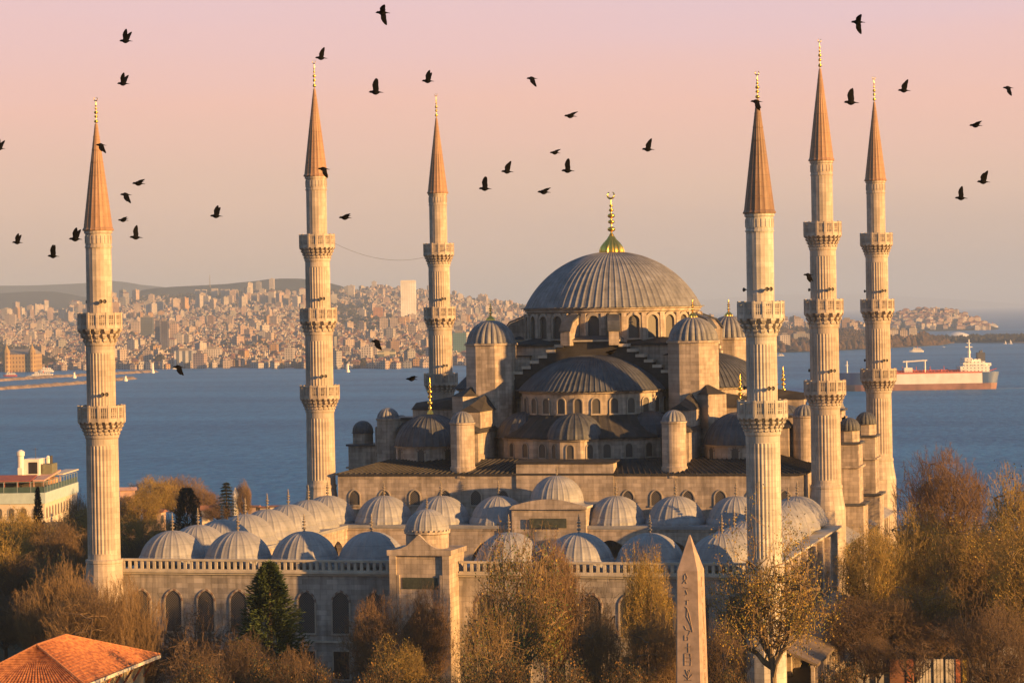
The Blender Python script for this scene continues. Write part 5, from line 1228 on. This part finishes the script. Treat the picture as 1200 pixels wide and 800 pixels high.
def thin_tubes(A, B, r0, r1, mats_=1):
    """three-sided tapering sticks from A to B (arrays), as vertex and face lists"""
    A = np.asarray(A, float); B = np.asarray(B, float); D = B-A; D /= (np.linalg.norm(D, axis=1, keepdims=True)+1e-9)
    ref = np.where(np.abs(D[:, 2:3]) < .9, np.array([[0,0,1.]]), np.array([[1.,0,0]])); U = np.cross(D, ref); U /= (np.linalg.norm(U, axis=1, keepdims=True)+1e-9); W = np.cross(D, U)
    P = []
    for base, r in ((A, r0), (B, r1)):
        for k in range(3): P.append(base+(U*cos(2.0944*k)+W*sin(2.0944*k))*np.reshape(r, (-1, 1)))
    n_ = len(A); V = np.stack(P, 1).reshape(-1, 3)
    o = np.arange(n_)[:, None]*6; F = np.concatenate([o+np.array([[k, (k+1) % 3, 3+(k+1) % 3, 3+k]]) for k in range(3)], 0)
    return V.tolist(), F.tolist()
def make_tree(seed, H, rw=.36, z0=.16, up=.5, twigs=2700, leaf=None, leafn=0, leaf_size=.12, mats=None, low_leaf=False, open_=.55, lump=.32, twig_r=.0145, limbs=8, fork=.24, twig_len=1.05, jag=.5):
    """trunk and crown meshes of a tree of height H with its foot at the origin"""
    rr = random.Random(seed); g = np.random.default_rng(seed); T = MB(); C = MB(); H_ = H
    ph = g.uniform(0, 6.28, 8)
    def shell(D):            # lumpy crown radius factor along directions
        a = np.arctan2(D[:, 1], D[:, 0]); e = D[:, 2]
        return 1-lump*.5+lump*.5*(np.sin(3*a+ph[0]+2*e)+.7*np.sin(5*a+ph[1]-4*e)+.6*np.sin(7*e+2*a+ph[2]))/1.3
    zc, rz = H*(z0+1)/2, H*(1-z0)/2; rx = H*rw; fk = np.array([rr.gauss(0,.15), rr.gauss(0,.15), H*fork])
    T.tube([(0,0,-.6),(0,0,.3),(fk[0]*.6,fk[1]*.6,H*fork*.5),tuple(fk)], [H*.030,H*.022,H*.018,H*.016], 8)
    # limbs and branches that reach towards points of the crown
    ends = []
    def limb(p, q, r, mi, lv):
        p, q = np.array(p), np.array(q); n_ = 5; pts = []
        L = np.linalg.norm(q-p); sag = np.array([rr.gauss(0,.06), rr.gauss(0,.06), .10])*L
        for i in range(n_+1):
            t = i/n_; pts.append(p+(q-p)*t+sag*sin(pi*t)*(-.6 if lv == 0 else .3)+np.array([rr.gauss(0,jag*.06), rr.gauss(0,jag*.06), rr.gauss(0,jag*.05)])*L*(0 < i < n_))
        C.tube([tuple(x) for x in pts], [max(r*(1-.72*i/n_), .022) for i in range(n_+1)], 6 if lv == 0 else 4, mi, False); return pts
    def crown_pt(fmin, fmax, cone=1.0):
        while True:
            d = g.normal(size=3); d /= np.linalg.norm(d)
            if d[2] > -.75*cone: break
        f_ = g.uniform(fmin, fmax)**.5; return np.array([0, 0, zc])+d*np.array([rx, rx, rz])*f_*shell(d[None])[0]
    for k in range(limbs):
        a = 2*pi*k/limbs+rr.uniform(-.3,.3); q = np.array([cos(a)*rx*rr.uniform(.35,.7), sin(a)*rx*rr.uniform(.35,.7), H*rr.uniform(.5,.82)])
        st = np.array([0,0,0])+fk*rr.uniform(.8,1.0)
        pts = limb(st, q, H*.0135*rr.uniform(.8,1.2), 0, 0)
        for m_ in range(7):
            i = rr.randint(1, 5); best = min((crown_pt(.25,.9) for _ in range(7)), key=lambda c: np.linalg.norm(c-pts[i])); 
            p2 = limb(pts[i], best, H*.006, 0, 1)
            for w_ in range(5):
                i2 = rr.randint(1, 5); b2 = min((crown_pt(.3,1) for _ in range(9)), key=lambda c: np.linalg.norm(c-p2[i2]))
                limb(p2[i2], b2, H*.0026, 1, 2)
    # fine twigs fill the crown, thinner towards its gaps
    D = g.normal(size=(twigs*3, 3)); D /= np.linalg.norm(D, axis=1, keepdims=True); D = D[D[:, 2] > -.8]
    f_ = g.uniform(.10, 1, len(D))**.42; P = np.array([0, 0, zc])+D*np.array([rx, rx, rz])*(f_*shell(D))[:, None]
    dens = np.sin(P[:, 0]*1.15+ph[3])+np.sin(P[:, 1]*1.2+ph[4])+np.sin(P[:, 2]*1.0+ph[5])+np.sin((P[:, 0]+P[:, 1])*.6+ph[6])
    P = P[(dens > -4+open_*8*g.random(len(P))) & (P[:, 2] > H*.1)][:twigs]
    n_ = len(P); dr = P-fk; dr /= np.linalg.norm(dr, axis=1, keepdims=True); dr = dr*.75+np.array([0,0,up*.8])+g.normal(size=(n_,3))*.45; dr /= np.linalg.norm(dr, axis=1, keepdims=True)
    L = g.uniform(.6, 1.25, n_)[:, None]*twig_len; A = P-dr*L*.65; Bm = P+g.normal(size=(n_,3))*.05; E_ = P+(dr+np.array([0,0,.15]))*L*.5
    segs = [(A, Bm, twig_r*1.3, twig_r), (Bm, E_, twig_r, twig_r*.45)]
    for k in range(6):
        t = g.uniform(.1, .95, n_)[:, None]; S0 = A+(E_-A)*t; sd_ = dr+g.normal(size=(n_,3))*.75; sd_ /= np.linalg.norm(sd_, axis=1, keepdims=True); segs.append((S0, S0+sd_*L*g.uniform(.25,.55,n_)[:, None], twig_r*.75, twig_r*.35))
    for a_, b_, q0, q1 in segs:
        V, F_ = thin_tubes(a_, b_, np.full(n_, q0), np.full(n_, q1)); C.add(V, F_, 1)
    if leaf:
        Q = P[g.integers(0, n_, leafn)]+g.normal(size=(leafn,3))*.5
        if low_leaf: Q = Q[g.random(len(Q)) > (Q[:, 2]/H)*1.25-.25]
        cl = np.sin(Q[:, 0]*.9+ph[5])+np.sin(Q[:, 1]*.8+ph[6])+np.sin(Q[:, 2]*.9+ph[7]); Q = Q[cl > -1.2+2*g.random(len(Q))-.8]
        a_ = g.normal(size=(len(Q),3)); a_ /= np.linalg.norm(a_, axis=1, keepdims=True); b_ = np.cross(a_, g.normal(size=(len(Q),3))); b_ /= np.linalg.norm(b_, axis=1, keepdims=True)
        sz = leaf_size*g.uniform(.6,1.35,len(Q))[:, None]; V = np.stack([Q-a_*sz, Q+b_*sz*.7, Q+a_*sz, Q-b_*sz*.7], 1).reshape(-1,3).tolist()
        pick = g.integers(0, len(leaf), len(Q)); o = len(C.v); C.v.extend(V); C.f.extend([(o+4*i, o+4*i+1, o+4*i+2, o+4*i+3) for i in range(len(Q))]); C.m.extend([2+int(k) for k in pick])
    bk, tw = mats or (BARK, TWIG)
    r_ = np.sort(np.hypot(P[:, 0], P[:, 1])); return T.mesh('trunk', [bk]), C.mesh('crown', [bk, tw]+(leaf or [])), H, float(r_[int(len(r_)*.985)])
def make_conifer(seed, H, R, mats, n=5200, droop=.25, round_=False, size=.42, layered=False):
    rr = random.Random(seed); T = MB(); C = MB(); T.lathe([(H*.02,-.5),(H*.017,H*.4),(.04,H*.97)], 7)
    for _ in range(n):
        f_ = rr.random()**.8
        if layered: f_ = (int(f_*13)+rr.random()**2*.55)/13
        z = H*(.05+.94*f_); prof = (1-f_)**.62 if not round_ else sqrt(max(0, 1-(abs(f_-.38)/.64)**2.2))
        a = rr.uniform(0, 2*pi); lob = .80+.2*sin(a*5+z*1.7)+.14*sin(a*3-z*.9); r = R*prof*lob*rr.uniform(.45 if not layered else .1,1.03)
        p = Vector((r*cos(a), r*sin(a), z-droop*r*.5)); o = Vector((cos(a), sin(a), .45 if not layered else -.15)); o.normalize()
        u = (o+Vector((rr.gauss(0,.35), rr.gauss(0,.35), rr.gauss(0,.35)))).normalized()*size*rr.uniform(.7,1.4); v = u.cross(Vector((rr.gauss(0,1), rr.gauss(0,1), rr.gauss(0,1)))).normalized()*size*.38
        C.add([tuple(p-v), tuple(p+u*.5+v*.6), tuple(p+u), tuple(p-u*.3-v*.3)], [(0,1,2,3)], 0)
    return T.mesh('trunk', [BARK]), C.mesh('crown', mats), H, R
PROT = {
 'bare1': make_tree(1, 15, .36), 'bare2': make_tree(2, 15, .40, .14, lump=.3, mats=(BARK, TWIGR)), 'bare3': make_tree(3, 15, .33, .12, .8), 'bared': make_tree(4, 15, .38, .12, open_=.6, twigs=2400, mats=(BARK, TWIGD)),
 'fan': make_tree(7, 15, .38, .10, .95, twigs=3800, open_=.45, fork=.17), 'rusty': make_tree(5, 15, .35, .12, .6, leaf=[LO, LY], leafn=3600, leaf_size=.07, mats=(BARK, TWIGR)),
 'olive': make_tree(6, 15, .40, .13, leaf=[LG, LY, LY, LO], leafn=13000, leaf_size=.08, mats=(BARK, TWIGG)), 'olive2': make_tree(12, 15, .38, .12, leaf=[LG, LO, LY], leafn=10000, leaf_size=.08, mats=(BARK, TWIGG), lump=.35),
 'green': make_tree(8, 15, .40, .10, twigs=900, leaf=[LG, LG2, LG2, LY], leafn=15000, leaf_size=.09, low_leaf=True, mats=(BARKP, TWIG), open_=.5), 'plane': make_tree(9, 15, .42, .26, .3, twigs=420, leaf=[LY, LY, LG], leafn=12000, leaf_size=.066, mats=(BARKP, TWIG), open_=.7, lump=.6, fork=.40, jag=.35, limbs=7),
 'gnarl': make_tree(10, 15, .46, .15, .2, twigs=520, open_=.6, mats=(BARK, TWIGD), lump=.5, fork=.2, jag=1.0), 'bush': make_tree(11, 15, .55, .0, .3, twigs=2200, leaf=[BUSHM, BUSHM, LO], leafn=12000, leaf_size=.17, mats=(BARK, TWIGD), fork=.1),
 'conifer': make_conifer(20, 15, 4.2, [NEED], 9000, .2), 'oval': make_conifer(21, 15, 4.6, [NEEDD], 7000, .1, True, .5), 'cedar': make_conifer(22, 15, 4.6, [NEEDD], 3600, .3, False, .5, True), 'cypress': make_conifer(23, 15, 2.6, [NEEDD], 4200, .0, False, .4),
}
tr = random.Random(77)
def tree(kind, lab, x, ytop, d, wpx, cat='tree', group=None, zoff=0):
    T, C, H, Rr = PROT[kind]; P = at(x, ytop, d); gz = ground_h(P[0], P[1]); h = max(2.5, P[2]-gz)
    s = h/H; sw = (wpx*d/FPX/2)/Rr
    r = thing('tree' if cat == 'tree' else cat.replace(' ', '_'), lab, cat, (P[0], P[1], gz), tr.uniform(0, 6.28), group); r.scale = (sw, sw, s)
    place('trunk', T, r); place('crown', C, r); return r
TR = [
 # the slope by the hotel
 ('olive','yellowish bare tree in front of the hotel wall',18,590,400,95),('bare1','brown bare tree beside the cypress below the hotel cornice',70,604,395,80),('olive2','ochre-tinted tree between the hotel and the nearest minaret shaft',112,585,425,85),
 ('rusty','rusty orange tree against the sunny hotel wall',90,575,445,40),('cypress','slim dark cypress rising against the hotel corner',44,570,430,24),
 ('olive','tall yellow-brown tree under the hotel cornice at the picture edge',-12,600,350,110),('bared','dark bare tree in the hollow below the hotel',30,640,345,120),('green','greenish tree beside the base of the hotel-side minaret',62,636,330,70),
 ('fan','broom-shaped bare tree standing before the hotel-side minaret foot',72,655,300,120),('bare3','grey-brown broom-shaped tree under the minaret foot',100,676,285,100),('fan','tall broom-shaped bare tree covering the courtyard corner',145,670,288,95),
 ('bare2','bare brown tree above the ridge of the orange roof',40,690,330,110),('bared','dark bare tree left of the orange roof ridge',5,690,335,100),
 ('olive','yellow-brown spreading tree on the slope behind the courtyard corner',163,570,520,60),('olive2','broad ochre tree crowning the wooded rise by the water',180,556,600,70),('bare1','broad brown tree on the wooded rise, next to the dark oval evergreen',208,555,610,75),('rusty','reddish tree at the seaward end of the wooded rise',236,571,600,55),
 ('olive2','sunlit yellow-green tree between minaret shaft and corner dome',160,600,450,60),('bared','dark tree in the shaded hollow behind the corner dome',165,625,420,70),('green','low green tree beside the dark oval evergreen',192,600,480,36),
 ('oval','dense black-green oval evergreen behind the pale domes',219,571,470,36),('cedar','spindly layered conifer beside the slim white chimney',265,563,560,38),('bare3','tall thin bare poplar beside the spindly conifer',285,560,600,22),('bare2','brown bare tree behind the white house',255,590,560,40),
 # along the courtyard front
 ('gnarl','dark twisted bare tree against the second facade window',218,690,292,95),('gnarl','dark twisted bare tree leaning across the third facade window',258,700,290,90),('conifer','dense dark green conifer against the courtyard facade',315,658,284,135),
 ('bared','dark bare tree in the shade under the conifer',285,735,275,90),('gnarl','sprawling bare tree beside the tip of the orange roof',226,722,270,100),('gnarl','low sprawling bare tree between roof tip and conifer',245,745,262,95),('bared','low dark bare tree at the foot of the conifer',345,750,265,80),
 ('bare2','rounded red-brown bare tree in front of the shaded facade',440,690,280,92),('olive2','low yellowing tree at the foot of the gate',470,745,262,80),
 ('bare2','narrow bare tree with fine twigs before the gate',500,680,286,62),('gnarl','open bare tree in front of the middle of the balustrade',690,655,284,80),('bare3','low bare tree in front of the middle facade windows',700,705,268,70),
 ('green','tall pale-limbed tree with green lower leaves beside the gate',605,600,276,125),('rusty','thin rusty tree rising over the balustrade past the gate',648,625,284,80),('olive','dark leafy upright tree next to the obelisk tip',757,627,282,66),
 ('green','leafy green-gold tree low beside the gate tree',570,690,262,90),('bare3','broom-shaped bare tree just beside the obelisk shaft',765,705,264,80),
 ('plane','big open plane tree with sparse yellow leaves before the pale minaret',905,588,254,170),('bared','dark bare shrub-like tree behind the obelisk edge',848,720,275,70),
 # the park by the lean-to gallery
 ('olive','rounded olive-gold tree beside the prayer hall galleries',1020,606,330,88),('bare2','large round reddish bare tree in front of the sea',1107,517,385,120),('olive2','yellow-leaved tree below the large round reddish one',1075,590,345,100),
 ('olive','golden bare tree in the thick of the park',1140,600,330,120),('olive2','large spreading brown tree at the park edge beside the sea',1195,545,340,110),('fan','tall fan-shaped bare tree dominating the park',1150,622,330,150),('olive2','ochre tree beyond the fan-shaped one',1205,600,310,110),
 ('plane','thick-limbed plane tree above the hoardings',1085,660,318,110),('bared','dark bare tree next to the lean-to gallery',1000,690,313,80),('bare3','bare broom-shaped tree above the brown hoarding',1042,690,316,90),('bare2','low brown bare tree over the white hoardings',1100,712,315,110),
 ('bared','dark bare tree with black trunk before the grey hoarding',1165,690,262,120),('fan','fan-shaped bare tree over the tall white hoarding',1212,670,322,110),('gnarl','twisted bare tree at the foot of the park',1012,735,300,70),
 ('olive','olive tree beside the far gallery columns',1052,640,360,70),
 ('gnarl','open twisted bare tree in front of the white hoarding panels',1072,735,296,70),('gnarl','twisted bare tree in front of the tall white hoarding',1185,725,292,80),('bared','thin dark bare tree before the grey hoarding by the gallery',1028,740,298,50),
]
for k_, lab, x, y, d, wp in TR:
    if d == 0: continue
    tree(k_, lab, x, y, d, wp)
# low shrubs filling the foot of the picture
sh = [('dark evergreen bush in the shade before the facade, below the twisted trees', 230,770,258,80),('dark bush beneath the conifer',312,765,262,80),('dark bush between conifer and rounded tree',372,772,256,70),('dark bush under the rounded red-brown tree',445,770,254,80),('dark bush before the gate foot',505,778,252,70),('gold-green bush under the tall leafy tree',590,758,250,90),('dark bush under the middle trees',660,768,250,90),('dark bush before the obelisk',730,770,252,80),('dark bush between obelisk and plane trunk',858,776,250,60),
      ('dark evergreen bush beside the orange roof',165,742,300,70),('dark bush behind the hedge of bare trees by the hotel',20,668,360,70),('dark thicket below the minaret foot',120,735,310,70),('dark bush beside the gallery columns',985,768,262,70),('dark bush under the thick-limbed plane tree',1075,752,320,80),('dark bush behind the black trunk',1150,752,320,80),('dark bush closing the park edge',1215,745,322,70),('dark bush in the hollow behind the corner dome',150,655,400,60),('dark bush at the hollow by the white house',205,640,440,60)]
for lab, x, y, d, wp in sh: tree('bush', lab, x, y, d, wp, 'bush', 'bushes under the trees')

# ------------------------------------------------------------------ birds
BIRD = plain('black_plumage', (.006,.006,.007), .8, 0, .1, 5, .1)
def make_bird(el_l, el_r, fold=0.0, sweep=.12, bend=0.0):
    """one continuous bird mesh facing -X, wings raised to the given angles"""
    b = MB(); ST = [(-.205,.004,.000,.006),(-.185,.012,.004,.012),(-.165,.026,.010,.026),(-.135,.030,.012,.030),(-.105,.030,.006,.032),(-.06,.050,0,.054),(-.02,.056,-.002,.066),(.03,.054,-.006,.062),(.08,.040,-.008,.042),(.12,.024,-.006,.020),(.17,.030,-.012,.010),(.225,.038,-.020,.006),(.235,.030,-.022,.004)]
    m_ = 12
    V = [(x, ry*1.2*cos(2*pi*i/m_), zc+rz*1.22*sin(2*pi*i/m_)) for x, ry, zc, rz in ST for i in range(m_)]
    Fs = []; hole = {0: 'r', 6: 'l'}          # side strips opened for the wings
    for k in range(len(ST)-1):
        for i in range(m_):
            if 5 <= k <= 7 and i in (0, 5): continue
            Fs.append((k*m_+i, (k+1)*m_+i, (k+1)*m_+(i+1)%m_, k*m_+(i+1)%m_))
    Fs += [tuple(range(m_)), tuple((len(ST)-1)*m_+i for i in range(m_-1,-1,-1))]
    for side, el in ((1, el_r), (-1, el_l)):
        st = 0 if side == 1 else 5
        lo = [k*m_+(st if side == 1 else st+1) for k in range(5, 9)]; hi = [k*m_+(st+1 if side == 1 else st) for k in range(5, 9)]
        prev = lo+hi[::-1]
        secs = [(.10,.165,.012,-.01),(.20,.165,.010,-.02),(.28,.14,.008,.01),(.35,.09,.006,.055),(.395,.035,.004,.10)]
        for j, (dist, chd, th, off) in enumerate(secs):
            e = el+bend*(dist/.4)*1.0; sc = 1-fold
            y = side*(.03+dist*sc*cos(e)); z = .01+dist*sc*sin(e); x0 = -.055+off+sweep*dist
            base = len(V); idx = []
            nrm = (0, -side*sin(e), cos(e))
            up_, dn_ = [], []
            for q in range(4):
                xx = x0+chd*q/3; t_ = th*(1-abs(q-1)/3)
                dn_.append((xx, y-nrm[1]*t_, z-nrm[2]*t_)); up_.append((xx, y+nrm[1]*t_, z+nrm[2]*t_))
            V += dn_+up_[::-1]; cur = list(range(base, base+8))
            for q in range(8):
                f = (prev[q], prev[(q+1)%8], cur[(q+1)%8], cur[q]); Fs.append(f if side == 1 else f[::-1])
            prev = cur
        Fs.append(tuple(prev) if side == 1 else tuple(prev[::-1]))
    b.v = V; b.f = Fs; b.m = [0]*len(Fs); return b.mesh('bird', [BIRD], True)
BM = {'up': make_bird(radians(62), radians(50)), 'high': make_bird(radians(86), radians(80), 0, -.05), 'down': make_bird(radians(-50), radians(-62), .05, .2), 'flat': make_bird(radians(34), radians(26), .25, .35, -.2), 'mix': make_bird(radians(28), radians(-70), .0, .1)}
BL = [(147,47,'up',16,'upper bird of the pair high above the hotel-side minaret, wings raised'),(144,97,'up',15,'lower bird of the pair high above the hotel-side minaret, wings raised'),(448,14,'mix',17,'topmost bird, wings spread, high between two spires'),(376,67,'up',15,'bird right beside the tip of the spire nearest the courtyard domes'),
 (440,107,'high',18,'bird with wings straight up between the two spires over the strait'),(501,94,'up',15,'wings-up bird beside the spire of the white-tower minaret'),(623,91,'down',13,'lone bird with drooped wings high above the strait, left of the dome axis'),(668,135,'flat',15,'gliding bird, highest of the loose flock above the main dome'),
 (650,178,'flat',13,'small gliding bird directly above another with upright wings'),(665,199,'high',16,'wings-upright bird closest above the main dome'),(759,174,'up',15,'lone wings-raised bird between main dome finial and dark spire'),(594,200,'up',15,'wings half raised bird over the flank of the main dome'),(568,220,'high',16,'upright-winged bird near the white-tower minaret cone'),(637,224,'flat',16,'gliding bird lowest of the flock above the main dome'),
 (118,169,'down',13,'bird crossing in front of the hotel-side spire'),(-1,173,'up',14,'bird cut by the picture edge beside the hotel-side spire'),(162,214,'flat',16,'gliding bird, upper of three close beside the hotel-side spire'),(147,227,'down',14,'drooped-wing bird, middle of three close beside the hotel-side spire'),(144,257,'flat',13,'small gliding bird, lowest of three close beside the hotel-side spire'),
 (159,277,'high',16,'wings-upright bird beside the top of the hotel-side minaret shaft'),(253,252,'up',15,'lone wings-raised bird between the hotel-side minaret and the next'),(20,283,'up',13,'wings-raised bird low over the hazy hills at the picture edge'),(88,279,'up',16,'wings-raised bird about to pass behind the hotel-side minaret'),(62,299,'high',15,'upright-winged bird lowest over the hazy hills'),
 (379,197,'down',14,'bird crossing the spire of the minaret nearest the courtyard domes'),(404,254,'flat',15,'gliding bird beside the top balcony of the minaret nearest the courtyard domes'),(209,429,'down',14,'bird low over the far waterfront'),(441,399,'down',15,'bird in front of the far town between two minarets'),(482,443,'flat',14,'gliding bird over the water beside the golden finial'),
 (1005,25,'mix',17,'highest bird above the ship-side minarets'),(997,119,'high',18,'upright-winged bird between the two ship-side spires'),(1059,105,'up',15,'wings-raised bird beside the spire above the tanker'),(1181,102,'down',13,'drooped-wing bird high at the seaward picture edge'),(1143,146,'flat',15,'gliding bird over the open sea sky'),(1152,212,'up',16,'wings half raised bird, upper of a pair over the open sea'),(1126,231,'high',15,'upright-winged bird, lower of a pair over the open sea'),
 (886,118,'down',14,'bird crossing the golden tip of the dark brown spire'),(947,321,'down',12,'bird close against the shaft between two balconies'),(715,412,'flat',13,'bird in front of the stepped arch above the half dome')]
br_ = random.Random(4)
for x, y, ps, px, lab in BL:
    d = 0.45*FPX/px*br_.uniform(.97,1.03); P = at(x, y+1, d)
    tag(place('bird', BM[ps], None, P, YAW+br_.uniform(-.25,.25)), 'black '+lab, 'bird', 'birds in flight')

# ------------------------------------------------------------------ haze
m = bpy.data.materials.new('haze_air'); m.use_nodes = True; t = m.node_tree; t.nodes.clear()
o_ = t.nodes.new('ShaderNodeOutputMaterial'); v_ = t.nodes.new('ShaderNodeVolumePrincipled'); t.links.new(v_.outputs[0], o_.inputs['Volume'])
v_.inputs['Color'].default_value = (.58, .74, 1.0, 1); v_.inputs['Density'].default_value = HAZE_DENSITY; v_.inputs['Anisotropy'].default_value = .0
b = MB(); b.box(-42000, 42000, -3500, 60000, -60, 420)
hz = b.build('haze', m); tag(hz, kind='stuff')
